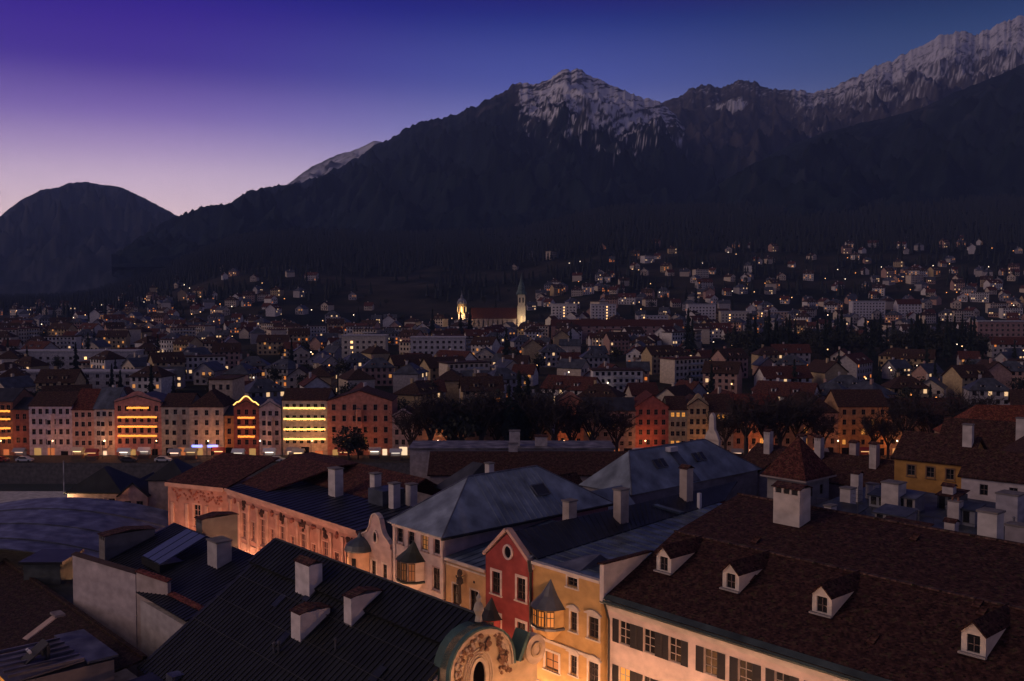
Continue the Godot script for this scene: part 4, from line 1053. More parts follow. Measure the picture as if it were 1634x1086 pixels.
	for z in [-6.0, 2.0, 9.0]:
		b = MB.new()
		for i in n:
			var p := lerpf(-1, 1, float(i) / n); var q := lerpf(-1, 1, float(i + 1) / n); var e: float = 12.07 - z * 0.027
			b.tube(Vector3(-2 + p * 18.5, e + 3.1 * (1 - p * p), z), Vector3(-2 + q * 18.5, e + 3.1 * (1 - q * q), z), 0.1, 0.1, 4)
		part("seam", b, metal(0.11, 0.12, 0.16, 0.5), vr)
	t = house("annex", "squat dark green grey annex in front of the vaulted hall roof", Vector3(-55.6, 0, -112), 0, 4.2, 5, 14.4, plaster(0.13, 0.14, 0.12), "flat", 0.3, dk, [], {"category": "annex"})
	t = house("annex", "low dark flat roofed block beside the tall firewall", Vector3(-78, 0, -101), 0, 31, 12, 10.4, plaster(0.12, 0.12, 0.1), "shed", 1.8, metal(0.04, 0.045, 0.042, 0.6), [], {"category": "annex"})

# ---------------------------------------------------------------- roofs behind the street
func back_quarter() -> void:
	var slate := metal(0.36, 0.43, 0.49, 0.42); var cm := plaster(0.5, 0.42, 0.36); var white := plaster(0.62, 0.56, 0.52)
	var brown := tiles(0.10, 0.052, 0.042); var red := tiles(0.19, 0.062, 0.05)
	var b: MB
	# second hipped slate roof
	var t := thing("town_house", "grey house with hipped slate roof and two pairs of skylights", "house", bw(-36.6, 0, -34.6), YAW)
	part("wall", walls(8.6, 27.5, 0, 19.6, []), plaster(0.30, 0.29, 0.31), t)
	b = MB.new()
	var A := Vector3(-0.4, 19.7, 0.4); var B := Vector3(9.0, 19.7, 0.4); var C := Vector3(9.0, 19.7, -28); var D := Vector3(-0.4, 19.7, -28); var P := Vector3(4.4, 24.3, -4.2); var Q := Vector3(4.4, 24.3, -20.5)
	b.slab(A, B, P, P, 0.12); b.slab(B, C, Q, P, 0.12); b.slab(C, D, Q, Q, 0.12); b.slab(D, A, P, Q, 0.12)
	var rf := part("roof", b, slate, t)
	b = MB.new(); b.tube(B, P, 0.09, 0.09, 6); b.tube(P, Q, 0.1, 0.1, 6); b.tube(Q, C, 0.09, 0.09, 6); part("hip_capping", b, metal(0.2, 0.21, 0.24, 0.4), rf)
	var dn := Vector3(4.6, -4.6, 0).normalized()
	for z in [-7.6, -8.9, -16.0, -17.3]: roof_light(rf, Vector3(6.4, 22.4, z), Vector3(0, 0, -1), dn, 0.9, 1.4)
	b = MB.new(); b.slab(Vector3(4.6, 24.2, -11.4), Vector3(4.6, 24.2, -13), Vector3(9, 19.9, -13.6), Vector3(9, 19.9, -12), -0.2); part("roof_ladder", b, metal(0.14, 0.15, 0.18, 0.5), rf)
	b = MB.new(); b.box(Vector3(5.0, 23.6, -11.0), Vector3(5.9, 24.2, -12.6)); part("roof_hatch", b, plain(0.45, 0.44, 0.46), rf)
	# link building between the two slate roofs
	t = house("town_house", "low grey link house with white gable between the two slate roofs", bw(-31.5, 0, -25.5), YAW, 5, 8, 18.6, white, "ridge_z", 2.2, slate, [], {})
	# tower with pyramid roof
	t = thing("stair_tower", "square stair tower under a red brown pyramid roof", "tower", bw(-20.6, 0, -53.5), YAW)
	part("wall", walls(5.6, 6.0, 0, 21, [[1.0, 18.6, 0.8, 1.3], [3.7, 18.6, 0.8, 1.3]], [[1.2, 18.6, 0.8, 1.3], [3.8, 18.6, 0.8, 1.3]]), plaster(0.35, 0.33, 0.32), t)
	window(t, 1.0, 18.6, 0.8, 1.3, 0); window(t, 3.7, 18.6, 0.8, 1.3, 0)
	for q in [1.2, 3.8]:
		var sw := window(t, 0, 0, 0.8, 1.3, 0); sw.position = Vector3(5.6, 18.6, -q); sw.rotation.y = PI / 2
	b = MB.new(); A = Vector3(-0.6, 21, 0.6); B = Vector3(6.2, 21, 0.6); C = Vector3(6.2, 21, -6.6); D = Vector3(-0.6, 21, -6.6); P = Vector3(2.8, 26.2, -3.0)
	b.slab(A, B, P, P, 0.15); b.slab(B, C, P, P, 0.15); b.slab(C, D, P, P, 0.15); b.slab(D, A, P, P, 0.15); part("roof", b, tiles(0.15, 0.055, 0.045), t)
	b = MB.new(); b.box(Vector3(-0.7, 20.75, -6.7), Vector3(6.3, 20.95, 0.7)); part("eave_board", b, plaster(0.4, 0.33, 0.3), t)
	# long pale attic with brown roof toward the river
	t = house("long_building", "long building with brown roof seen below a pale attic wall", Vector3(-14, 0, -168), 0, 34, 12, 14.6, cm, "ridge_x", 2.9, brown, [], {"category": "building"})
	chimney(t, Vector3(14.2, 16.8, -6.4), 1.6, 1.2, 2.0, white, "slab", 2.0)
	t = house("long_building", "long pale plastered attic storey behind the brown roof", Vector3(-19, 0, -184), 0, 38, 9, 16.2, plaster(0.58, 0.51, 0.47), "flat", 0.35, metal(0.3, 0.28, 0.27, 0.6), [], {"category": "building", "over": 0.25})
	chimney(t, Vector3(19.5, 16.5, -3), 2.0, 1.4, 2.8, white, "slab"); chimney(t, Vector3(24.5, 16.5, -3), 2.3, 1.4, 1.8, white, "tiled")
	t = house("town_house", "white house with brown roof half hidden behind the slate hip", bw(-44, 0, -31), YAW, 5, 7, 17.8, white, "ridge_z", 2.5, brown, [], {})
	# dark and red roofs west of the palace
	t = house("riverside_house", "riverside house with dark hipped roof and pink lit windows", Vector3(-67.5, 0, -150), 0.0, 8.0, 9, 15.0, plaster(0.52, 0.36, 0.3), "hip", 3.2, metal(0.022, 0.026, 0.026, 0.6), [row(0.4, 7.6, 4, 12.6, 1.0, 1.5), row(0.4, 7.6, 4, 9.0, 1.0, 1.7)], {"surround": plaster(0.6, 0.42, 0.36)})
	t = house("riverside_house", "small pink annex with a dark pointed roof beside the palace", Vector3(-59.2, 0, -149), 0.0, 4.2, 8, 15.0, plaster(0.55, 0.36, 0.32), "ridge_z", 1.8, metal(0.022, 0.022, 0.024, 0.6), [row(0.3, 3.9, 2, 12.4, 1.0, 1.5)], {})
	t = house("riverside_house", "tall narrow buff house with one amber window beside the palace", Vector3(-55.0, 0, -149.5), 0.0, 5.6, 7, 17.0, plaster(0.5, 0.4, 0.33), "hip", 2.6, metal(0.035, 0.037, 0.04, 0.6), [[[3.6, 13.0, 1.3, 1.6]], [[3.8, 15.7, 1.0, 0.6]]], {"lit": [0], "surround": plaster(0.1, 0.08, 0.08)})
	# terrace and masts at the river
	t = thing("terrace", "pale flat riverside terrace above the vaulted hall roof", "terrace", Vector3(-86, 0, -184))
	b = MB.new(); b.box(Vector3(-14, 0, -2), Vector3(12, 7.6, 8)); part("wall", b, plaster(0.4, 0.37, 0.33), t)
	b = MB.new(); b.box(Vector3(-14.4, 7.603, -2.4), Vector3(12.4, 7.95, 8.4)); part("deck", b, plaster(0.62, 0.58, 0.5), t)
	var mast_spots := [Vector3(-95.5, 7.95, -182), Vector3(-83.0, 7.95, -183), Vector3(-93.0, 7.95, -178.5)]
	var ml := ["tall pale flag mast at the end of the riverside terrace", "tall pale mast beside the dark hipped riverside house", "short pale post on the riverside terrace"]
	for i in 3:
		t = thing("mast", ml[i], "mast", mast_spots[i])
		var h: float = [5.6, 6.2, 2.4][i]
		b = MB.new(); b.tube(Vector3.ZERO, Vector3(0, h, 0), 0.13, 0.09, 8); part("pole", b, metal(0.55, 0.55, 0.57, 0.4), t)
		b = MB.new(); b.tube(Vector3(0, h, 0), Vector3(0, h + 0.25, 0), 0.16, 0.05, 8); part("finial", b, metal(0.5, 0.5, 0.5, 0.4), t)
	t = thing("flood_lamp", "bright white lamp at the corner of the dark hipped house", "lamp", Vector3(-68.6, 0, -148.8))
	b = MB.new(); b.tube(Vector3(0, 0, 0), Vector3(0, 13.9, 0), 0.08, 0.06, 6); part("pole", b, metal(0.2, 0.2, 0.2), t)
	b = MB.new(); b.lathe([Vector2(0.001, 0.24), Vector2(0.2, 0.12), Vector2(0.24, 0), Vector2(0.2, -0.12), Vector2(0.001, -0.24)], Vector3(0, 14.1, 0), 8); part("bulb", b, glow(1.0, 0.85, 0.72, 14), t)
	lamp_light(Vector3(-68.6, 14.1, -148.8), Color(1, 0.82, 0.62), 30)
	# roofscape on the far side of the long house
	var flat := metal(0.085, 0.095, 0.12, 0.5)
	t = house("town_house", "flat roofed grey house with skylight hatch behind the long brown roof", bw(-8, 0, -34), YAW, 30, 14, 18.4, plaster(0.26, 0.25, 0.27), "flat", 0.4, flat, [], {})
	roof_clutter(t, 30, 14, 18.8, 3)
	chimney(t, Vector3(4.0, 19.2, -11), 1.3, 1.3, 3.4, white, "slab"); chimney(t, Vector3(1.0, 19.2, -3.5), 1.0, 1.2, 4.2, white, "tiled"); chimney(t, Vector3(23.2, 19.2, -11), 2.6, 1.6, 2.4, plaster(0.36, 0.33, 0.35), "slab")
	b = MB.new(); b.slab(Vector3(14.5, 19.6, -8.5), Vector3(16.2, 19.6, -8.5), Vector3(16.2, 20.0, -9.8), Vector3(14.5, 20.0, -9.8), 0.1); part("skylight", b, plain(0.62, 0.62, 0.68, 0.3), t)
	b = MB.new(); b.box(Vector3(8, 19.4, -13.4), Vector3(9.2, 20.2, -12.2)); part("vent_box", b, metal(0.2, 0.2, 0.22), t)
	t = house("town_house", "house with blue grey metal roof and attic window row", bw(-12, 0, -51), YAW, 26, 15, 18.2, plaster(0.24, 0.25, 0.29), "shed", 1.0, metal(0.07, 0.085, 0.115, 0.45), [row(9, 25, 7, 16.6, 1.2, 0.9)], {})
	roof_clutter(t, 26, 13, 18.6, 4)
	chimney(t, Vector3(8.0, 18.7, -4.8), 2.2, 2.0, 3.2, white, "slab"); chimney(t, Vector3(21, 19.2, -7), 2.4, 2.4, 3.0, plaster(0.4, 0.38, 0.42), "slab")
	chimney(t, Vector3(2.4, 18.6, -6), 1.1, 1.1, 3.6, white, "tiled")
	t = house("town_house", "ochre house with brown roof and carved window frames", bw(-11.5, 0, -70.5), YAW + 0.15, 9.5, 10, 22.7, plaster(0.55, 0.30, 0.09), "ridge_x", 3.0, brown, [row(1.0, 8.6, 3, 20.3, 1.0, 1.4)], {"surround": plaster(0.3, 0.18, 0.1)})
	chimney(t, Vector3(8.6, 24.4, -3.4), 1.2, 1.0, 3.0, white, "slab")
	t = house("town_house", "white house with brown roof joined to the ochre one", bw(-1.8, 0, -69.5), YAW + 0.15, 9, 10, 21.6, plaster(0.6, 0.54, 0.54), "ridge_x", 2.8, brown, [row(1.0, 8.0, 2, 19.2, 1.0, 1.4)], {"lit": []})
	t = house("town_house", "ochre attic house under a wide dark brown roof", bw(-17, 0, -95), YAW + 0.2, 14, 12, 20.4, plaster(0.62, 0.33, 0.10), "ridge_x", 4.6, brown, [], {})
	chimney(t, Vector3(11.5, 22.6, -2.4), 1.2, 1.0, 3.4, white, "slab")
	t = house("town_house", "white gabled house with two attic windows and brown roof", bw(-2.5, 0, -82), YAW + 0.45, 12, 14, 20.4, plaster(0.66, 0.6, 0.56), "ridge_z", 4.4, brown, [[[3.2, 18.0, 1.1, 1.6], [7.8, 18.0, 1.1, 1.6]], []], {})
	ring_free_window(t, 5.4, 20.9, 1.2, 1.7)
	t = house("town_house", "house with broad dark maroon roof behind the tower", bw(-40, 0, -74), YAW, 26, 12, 17.2, plaster(0.36, 0.3, 0.28), "ridge_x", 3.2, brown, [], {})
	for i in 5: chimney(t, Vector3(3.0 + i * 4.6, 19.4, -4.2 - (i % 2) * 2.4), 1.1, 1.1, 2.9, [white, plaster(0.55, 0.45, 0.4)][i % 2], ["vents", "tiled"][i % 2])
	t = house("town_house", "house with white side gable below the maroon roof", bw(-30, 0, -63), YAW, 7.5, 9, 18.2, white, "ridge_z", 2.6, brown, [[[3.2, 16.2, 0.9, 1.3]]], {})
	chimney(t, Vector3(5.8, 19.6, -4), 0.9, 0.9, 3.8, white, "slab")
	t = thing("gable_pinnacle", "tall white stepped gable pinnacle beyond the slate roof", "gable", bw(-47.5, 0, -77), YAW)
	b = MB.new(); var pp := PackedVector2Array([Vector2(-1.6, 14), Vector2(1.6, 14), Vector2(1.5, 20.4), Vector2(1.0, 21.6), Vector2(0.55, 22.2), Vector2(0.45, 24.4), Vector2(0, 25.0), Vector2(-0.45, 24.4), Vector2(-0.55, 22.2), Vector2(-1.0, 21.6), Vector2(-1.5, 20.4)]); b.prism(pp, -0.6, 0); part("wall", b, plaster(0.72, 0.62, 0.52), t)
	b = MB.new(); b.box(Vector3(-1.7, 20.2, -0.7), Vector3(1.7, 20.45, 0.1)); part("cornice", b, plaster(0.6, 0.5, 0.42), t)
	t = house("town_house", "low house carrying the white pinnacle gable", bw(-51, 0, -77.7), YAW, 8, 10, 14.6, plaster(0.4, 0.34, 0.3), "ridge_x", 3.0, brown, [], {})
	# a warm wide roof at the edge of the park
	t = house("town_house", "wide hipped red roofed house beyond the bare park trees", Vector3(92, 0, -205), -0.1, 34, 14, 15.2, plaster(0.42, 0.26, 0.16), "hip", 6.4, tiles(0.26, 0.085, 0.05), [row(1, 33, 11, 11.6, 1.2, 1.7)], {})
	t = house("town_house", "dark red roofed house with pale ridge beyond the park", Vector3(121, 0, -196), -0.1, 30, 14, 16.2, plaster(0.3, 0.22, 0.2), "ridge_x", 5.4, tiles(0.17, 0.06, 0.05), [], {})

# attic boxes, hatches, pipes and rails on a flat roof
func roof_clutter(t: Node, w: float, d: float, y: float, sd: int) -> void:
	var r := RandomNumberGenerator.new(); r.seed = sd
	for k in 5:
		var x := lerpf(1.5, w - 6, (k + r.randf()) / 5.0); var z := -r.randf_range(3, d - 4); var bw2 := r.randf_range(2.2, 5.0); var bd := r.randf_range(1.6, 3.0); var h := r.randf_range(0.9, 2.0)
		var b := MB.new(); b.box(Vector3(x, y - 0.3, z - bd), Vector3(x + bw2, y + h, z))
		var o := part("attic_box", b, [plaster(0.24, 0.25, 0.29), plaster(0.36, 0.33, 0.33), metal(0.09, 0.1, 0.13, 0.5)][k % 3], t)
		b = MB.new(); b.slab(Vector3(x - 0.2, y + h, z + 0.25), Vector3(x + bw2 + 0.2, y + h, z + 0.25), Vector3(x + bw2 + 0.2, y + h + 0.5, z - bd - 0.2), Vector3(x - 0.2, y + h + 0.5, z - bd - 0.2), 0.1)
		part("roof", b, [metal(0.05, 0.06, 0.08, 0.5), metal(0.13, 0.14, 0.17, 0.45), tiles(0.1, 0.05, 0.04)][k % 3], o)
		for i in int(bw2 / 1.1):
			b = MB.new(); b.box(Vector3(x + 0.25 + i * 1.1, y + 0.25, z + 0.003), Vector3(x + 0.95 + i * 1.1, y + h - 0.2, z + 0.05)); part("window_pane", b, glass, o)
	for k in 8:
		var x := r.randf_range(0.6, w - 0.6); var z := -r.randf_range(0.8, d - 0.8); var h := r.randf_range(0.5, 1.8)
		var b := MB.new(); b.tube(Vector3(x, y - 0.2, z), Vector3(x, y + h, z), 0.12, 0.12, 7); b.tube(Vector3(x, y + h, z), Vector3(x, y + h + 0.15, z), 0.22, 0.06, 7); part("vent_pipe", b, metal(0.22, 0.22, 0.24, 0.45), t)
	for k in 3:
		var x := lerpf(2, w - 3, (k + r.randf()) / 3.0); var z := -r.randf_range(1.5, d - 2)
		chimney(t, Vector3(x, y, z), r.randf_range(0.8, 1.4), r.randf_range(0.8, 1.2), r.randf_range(1.6, 3.0), plaster(0.62, 0.56, 0.53), ["slab", "tiled", "pots"][k])
	var b := MB.new()
	for i in int(w / 1.5): b.tube(Vector3(0.2 + i * 1.5, y, -0.15), Vector3(0.2 + i * 1.5, y + 0.9, -0.15), 0.025, 0.025, 4)
	b.tube(Vector3(0.1, y + 0.9, -0.15), Vector3(w - 0.1, y + 0.9, -0.15), 0.03, 0.03, 4); part("railing", b, metal(0.1, 0.1, 0.11), t)

func ring_free_window(t: Node, x: float, y: float, w: float, h: float) -> void:
	window(t, x, y, w, h, 0.25, {"surround": plaster(0.6, 0.55, 0.5)})

# ---------------------------------------------------------------- row of houses across the river
func light_string(parent: Node, x0: float, x1: float, y: float, m: Material) -> void:
	var b := MB.new()
	b.box(Vector3(x0, y, 0.28), Vector3(x1, y + 0.3, 0.42))
	var f := part("flower_box", b, plain(0.1, 0.06, 0.04), parent)
	var n := int((x1 - x0) / 0.3)
	b = MB.new()
	var r := RandomNumberGenerator.new(); r.seed = int(x0 * 31 + y * 7)
	for i in n:
		var x := lerpf(x0, x1, (i + 0.5) / n); var dy := r.randf_range(-0.06, 0.07)
		b.box(Vector3(x - 0.12, y - 0.16 + dy, 0.43), Vector3(x + 0.12, y + 0.34 + dy, 0.6))
	part("light_string", b, m, f)

func far_house(label: String, u0: float, u1: float, top: float, wall_m: Material, kind: String, rise: float, roof_m: Material, floors: int, per: int, o := {}) -> Node3D:
	var z: float = o.get("z", -272.0)
	var x0 := (u0 - 817.0) / F * -z; var w := (u1 - u0) / F * -z
	var rows := []
	var h := (top - 0.6) / floors
	for k in range(1, floors): rows.append(row(0.35, w - 0.35, per, k * h + 1.0, 1.0, minf(1.55, h - 1.3)))
	var q := {"category": "house", "group": "houses in the row across the river", "rows": 2, "y0": -1.5, "over": o.get("over", 0.25)}
	q.merge(o, true)
	var t := house("row_house", label, Vector3(x0 + 0.02, land(x0, z), z), 0, w - 0.04, 13, top, wall_m, kind, rise, roof_m, rows, q)
	if o.get("bay", false):
		var bx := w * 0.5 - 1.1; var bb := MB.new()
		bb.prism(PackedVector2Array([Vector2(bx, -0.02), Vector2(bx + 0.5, -1.0), Vector2(bx + 1.7, -1.0), Vector2(bx + 2.2, -0.02)]), h + 0.4, top - h * 0.8)
		for i in bb.v.size(): bb.v[i] = Vector3(bb.v[i].x, bb.v[i].z, -bb.v[i].y)
		var bay := part("bay", bb, wall_m, t)
		for k in range(1, floors - 1):
			bb = MB.new(); bb.box(Vector3(bx + 0.62, k * h + 1.1, 1.003), Vector3(bx + 1.58, k * h + 2.3, 1.04)); part("window_pane", bb, glass, bay)
	# shop front
	var b := MB.new()
	for i in maxi(1, int(w / 3.2)):
		var x := lerpf(0.4, w - 0.4, (i + 0.5) / maxi(1, int(w / 3.2)))
		var sw := 0.55 + 0.6 * (hash(label + str(i * 3)) % 100) / 100.0; var sh := 1.6 + 1.3 * (hash(label + str(i * 5)) % 100) / 100.0
		b = MB.new(); b.box(Vector3(x - sw, 0.5, 0.003), Vector3(x + sw, sh + 0.4, 0.05))
		var lit: bool = o.get("shop", true) and hash(label + str(i)) % 3 != 0
		part("shop_window", b, [glow(1.0, 0.5, 0.18, 0.45), glow(1.0, 0.72, 0.45, 0.9), glow(1.0, 0.3, 0.1, 0.35), glow(1.0, 0.6, 0.2, 0.3)][hash(label + str(i * 7)) % 4] if lit else glass, t)
	return t

func curved_gable(t: Node, w: float, y: float, h: float, m: Material) -> MeshInstance3D:
	var pts := PackedVector2Array([Vector2(0, y), Vector2(w, y)])
	for i in 11:
		var a := float(i) / 10
		var f := 1.0 - absf(a * 2 - 1)
		pts.append(Vector2(w * (1 - a), y + 0.35 + h * (0.35 * ss(0.0, 0.3, f) + 0.65 * ss(0.35, 0.95, f))))
	var b := MB.new(); b.prism(pts, -0.5, 0.02)
	return part("gable", b, m, t)

func river_row() -> void:
	var red_tile := tiles(0.2, 0.065, 0.05); var brown := tiles(0.1, 0.055, 0.045); var slate := metal(0.16, 0.18, 0.22, 0.5); var dark := metal(0.05, 0.05, 0.055, 0.6)
	var gold := glow(1.0, 0.33, 0.05, 1.5); var yellow := glow(1.0, 0.56, 0.14, 2.2)
	var t: Node3D
	t = far_house("dark house with amber light strings at the end of the row", -24, 17, 15.8, plaster(0.3, 0.16, 0.12), "ridge_x", 3, dark, 5, 4, {})
	for y in [13.0, 10.8, 8.3, 5.6]: light_string(t, 0.5, 6.6, y, gold)
	far_house("narrow brown red house with dark windows beside the lavender one", 17, 43, 13.6, plaster(0.28, 0.12, 0.10), "ridge_x", 2.6, dark, 4, 2)
	far_house("wide lavender white house with three rows of windows", 43, 112, 14.6, plaster(0.62, 0.58, 0.66), "ridge_x", 3.2, brown, 5, 6, {"bay": true, "surround": plaster(0.66, 0.6, 0.62), "border": 0.12})
	far_house("peach house under a steep maroon roof", 112, 147, 13.6, plaster(0.62, 0.42, 0.34), "ridge_x", 5.0, red_tile, 5, 3, {"surround": plaster(0.66, 0.52, 0.46), "border": 0.12})
	far_house("pale grey house under a steep slate roof", 147, 180, 13.8, plaster(0.56, 0.54, 0.52), "ridge_x", 5.2, slate, 5, 3, {"bay": true})
	t = far_house("rose pink house with curved gable and four amber light strings", 180, 255, 15.6, plaster(0.55, 0.28, 0.24), "ridge_z", 1.8, dark, 5, 6)
	curved_gable(t, 12.8, 15.6, 2.6, plaster(0.55, 0.28, 0.24))
	for a in [[1.0, 11.8, 11.35], [1.0, 11.8, 8.75], [1.0, 11.8, 6.2], [3.6, 9.6, 13.9]]: light_string(t, a[0], a[1], a[2], gold)
	far_house("sage grey house beside the rose pink gable", 255, 300, 14.4, plaster(0.46, 0.46, 0.40), "ridge_x", 3.0, brown, 5, 3, {"bay": true})
	t = far_house("cream house with blue lit shop under a hipped maroon roof", 300, 355, 14.2, plaster(0.62, 0.54, 0.44), "hip", 4.2, brown, 5, 3, {"surround": plaster(0.66, 0.6, 0.52), "border": 0.14})
	for i in 2:
		var b := MB.new(); b.box(Vector3(0.6 + i * 4.3, 3.1, 0.003), Vector3(3.4 + i * 4.3, 3.7, 0.2)); part("shop_sign", b, glow(0.25, 0.3, 1.0, 2.2), t)
	far_house("tall buff house looking over the row from behind", 332, 370, 20.0, plaster(0.6, 0.48, 0.36), "flat", 0.4, brown, 6, 3, {"z": -288.0, "shop": false})
	far_house("narrow orange lit house in the gap of the row", 356, 371, 12.0, plaster(0.6, 0.3, 0.12), "ridge_x", 2.0, dark, 4, 1)
	t = far_house("maroon house with glowing gable outline and three light strings", 371, 412, 14.4, plaster(0.4, 0.14, 0.11), "ridge_z", 1.6, dark, 5, 3)
	curved_gable(t, 7.0, 14.4, 2.4, plaster(0.4, 0.14, 0.11))
	for y in [11.2, 8.6, 6.0]: light_string(t, 1.2, 5.9, y, gold)
	var b := MB.new()
	for i in 20:
		var a := float(i) / 20; var c := float(i + 1) / 20
		var fa := 1.0 - absf(a * 2 - 1); var fc := 1.0 - absf(c * 2 - 1)
		b.tube(Vector3(7.0 * a, 14.75 + 2.4 * (0.35 * ss(0, 0.3, fa) + 0.65 * ss(0.35, 0.95, fa)), 0.15), Vector3(7.0 * c, 14.75 + 2.4 * (0.35 * ss(0, 0.3, fc) + 0.65 * ss(0.35, 0.95, fc)), 0.15), 0.16, 0.16, 5)
	part("gable_light_string", b, yellow, t)
	t = far_house("lilac grey house with a small curved gable", 412, 447, 14.0, plaster(0.52, 0.46, 0.48), "ridge_z", 1.8, slate, 5, 3, {"bay": true})
	curved_gable(t, 5.9, 14.0, 2.2, plaster(0.52, 0.46, 0.48))
	t = far_house("white house with four bright yellow light strings and brown roof", 449, 521, 16.2, plaster(0.6, 0.52, 0.42), "ridge_x", 2.6, brown, 5, 6)
	for y in [13.8, 10.8, 8.0, 5.3]: light_string(t, 0.4, 11.9, y, yellow)
	t = far_house("broad salmon house with flat pointed gable and a painted oval", 521, 625, 16.0, plaster(0.58, 0.27, 0.19), "ridge_z", 2.8, brown, 5, 6, {"lit": [1, 3], "bay": true, "surround": plaster(0.5, 0.3, 0.24), "border": 0.12})
	ring(t, "painted_oval", Vector3(8.6, 12.4, 0.0), 0.9, 1.3, 0.2, plaster(0.15, 0.1, 0.1), plaster(0.5, 0.5, 0.55))
	t = far_house("small grey curved gable house next to the bare trees", 625, 660, 11.6, plaster(0.48, 0.42, 0.42), "ridge_z", 1.6, brown, 4, 3)
	curved_gable(t, 5.9, 11.6, 1.8, plaster(0.48, 0.42, 0.42))
	far_house("dim brown house behind the bare trees", 660, 740, 11.0, plaster(0.3, 0.22, 0.2), "ridge_x", 3, brown, 4, 5, {"shop": false})
	far_house("dim wide house behind the dark evergreens", 740, 880, 10.5, plaster(0.24, 0.2, 0.2), "ridge_x", 3, brown, 4, 8, {"lit": [4, 12]})
	t = far_house("coral house with curved gable behind bare branches", 890, 932, 15.6, plaster(0.52, 0.27, 0.19), "ridge_z", 1.8, brown, 5, 3)
	curved_gable(t, 7.1, 15.6, 2.4, plaster(0.52, 0.27, 0.19))
	far_house("long dim grey house among bare trees", 932, 1015, 13.2, plaster(0.3, 0.25, 0.25), "ridge_x", 3, dark, 5, 6, {"lit": [6, 15]})
	t = far_house("brick red gabled house with warm lit base", 1015, 1068, 14.4, plaster(0.36, 0.13, 0.11), "ridge_z", 3.2, red_tile, 5, 4)
	far_house("olive grey house with lit upper windows", 1068, 1098, 13.6, plaster(0.36, 0.36, 0.28), "ridge_x", 3, brown, 5, 3, {"lit": [0, 1, 9, 10, 11]})
	t = far_house("straw yellow house with rounded gable beside the olive one", 1098, 1132, 14.6, plaster(0.55, 0.44, 0.26), "ridge_z", 2.0, brown, 5, 3)
	curved_gable(t, 5.8, 14.6, 3.0, plaster(0.55, 0.44, 0.26))
	far_house("dusky grey house with two pale lit windows", 1132, 1172, 13.0, plaster(0.34, 0.3, 0.3), "ridge_x", 4.2, brown, 5, 4, {"lit": [13, 14]})
	far_house("maroon roofed house lit orange at its foot", 1172, 1250, 12.6, plaster(0.4, 0.22, 0.17), "ridge_x", 4.6, red_tile, 4, 6, {"lit": [3]})
	far_house("long brown house seen through park branches", 1250, 1340, 12.6, plaster(0.36, 0.26, 0.22), "hip", 5.2, brown, 4, 6, {"lit": [2, 8]})
	far_house("orange lit corner house at the park", 1340, 1420, 14.4, plaster(0.5, 0.3, 0.16), "ridge_x", 4.0, brown, 5, 5, {"lit": [0, 7, 13]})
	far_house("dim house behind the tallest bare trees", 1420, 1530, 12.0, plaster(0.26, 0.2, 0.19), "ridge_x", 4.0, brown, 4, 7, {"lit": [5]})
	# quayside road, lamps, cars
	b = MB.new(); b.quad(Vector3(-500, 1.004, -271.6), Vector3(-500, 1.004, -259.0), Vector3(500, 1.004, -259.0), Vector3(500, 1.004, -271.6))
	structure("road", b.mesh(), plaster(0.07, 0.065, 0.06), "quayside road in front of the row of lit houses")
	var k := 0
	for x in [-138.0, -124, -110, -96, -82, -68, -54, -40, -20, 14, 36, 52, 68, 88, 104]:
		t = thing("street_lamp", "lamp post with glowing orange head on the far quay", "street lamp", Vector3(x, 1, -266.0), 0, "street lamps along the far quay")
		b = MB.new(); b.tube(Vector3.ZERO, Vector3(0, 4.4, 0), 0.09, 0.06, 6); b.tube(Vector3(0, 4.4, 0), Vector3(0, 4.75, -1.0), 0.05, 0.05, 5); part("pole", b, metal(0.06, 0.06, 0.06), t)
		b = MB.new(); b.lathe([Vector2(0.001, 0.2), Vector2(0.18, 0.08), Vector2(0.2, -0.02), Vector2(0.001, -0.16)], Vector3(0, 4.6, -1.2), 8); part("bulb", b, glow(1.0, 0.55 + 0.2 * (k % 3), 0.25 + 0.2 * (k % 3), 9), t)
		lamp_light(Vector3(x, 5.6, -267.2), Color(1.0, 0.6, 0.34), [15.0, 8.0, 20.0, 6.0][k % 4])
		k += 1
	# market stalls on the quay
	var wares := [["white", 0.62, 0.6, 0.58, 1.0, 0.85, 0.7], ["red", 0.4, 0.06, 0.05, 1.0, 0.5, 0.2], ["cream", 0.6, 0.5, 0.35, 1.0, 0.65, 0.3], ["grey", 0.3, 0.27, 0.27, 1.0, 0.6, 0.42]]
	var sx := [-141.0, -132, -117, -112, -104, -99, -90, -86, -79, -73, -65, -59, -57, -45, -37, -31, -24, -8, 8, 34, 48, 60, 83, 95]
	for i in sx.size():
		var a: Array = wares[(i * 3 + i / 5) % 4]
		t = thing("market_stall", "%s market stall with glowing counter on the far quay" % a[0], "stall", Vector3(sx[i], 1.01, -264.0 - (i % 3) * 1.3), 0, "market stalls on the far quay")
		b = MB.new(); b.box(Vector3(-1.4, 0, -0.9), Vector3(1.4, 0.95, 0.9)); part("counter", b, plain(0.12, 0.07, 0.05), t)
		for q in [-1.35, 1.35]:
			b = MB.new(); b.box(Vector3(q - 0.05, 0.95, 0.8), Vector3(q + 0.05, 2.2, 0.9)); part("post", b, plain(0.12, 0.08, 0.06), t)
		b = MB.new(); b.box(Vector3(-1.4, 0.95, -0.9), Vector3(1.4, 2.2, -0.8)); part("back_panel", b, plain(a[1], a[2], a[3]), t)
		part("canopy", roof("ridge_x", 3.0, 2.2, 2.22, 0.8, 0.15, 0.05), plain(a[1], a[2], a[3]), t).position = Vector3(-1.5, 0, 1.1)
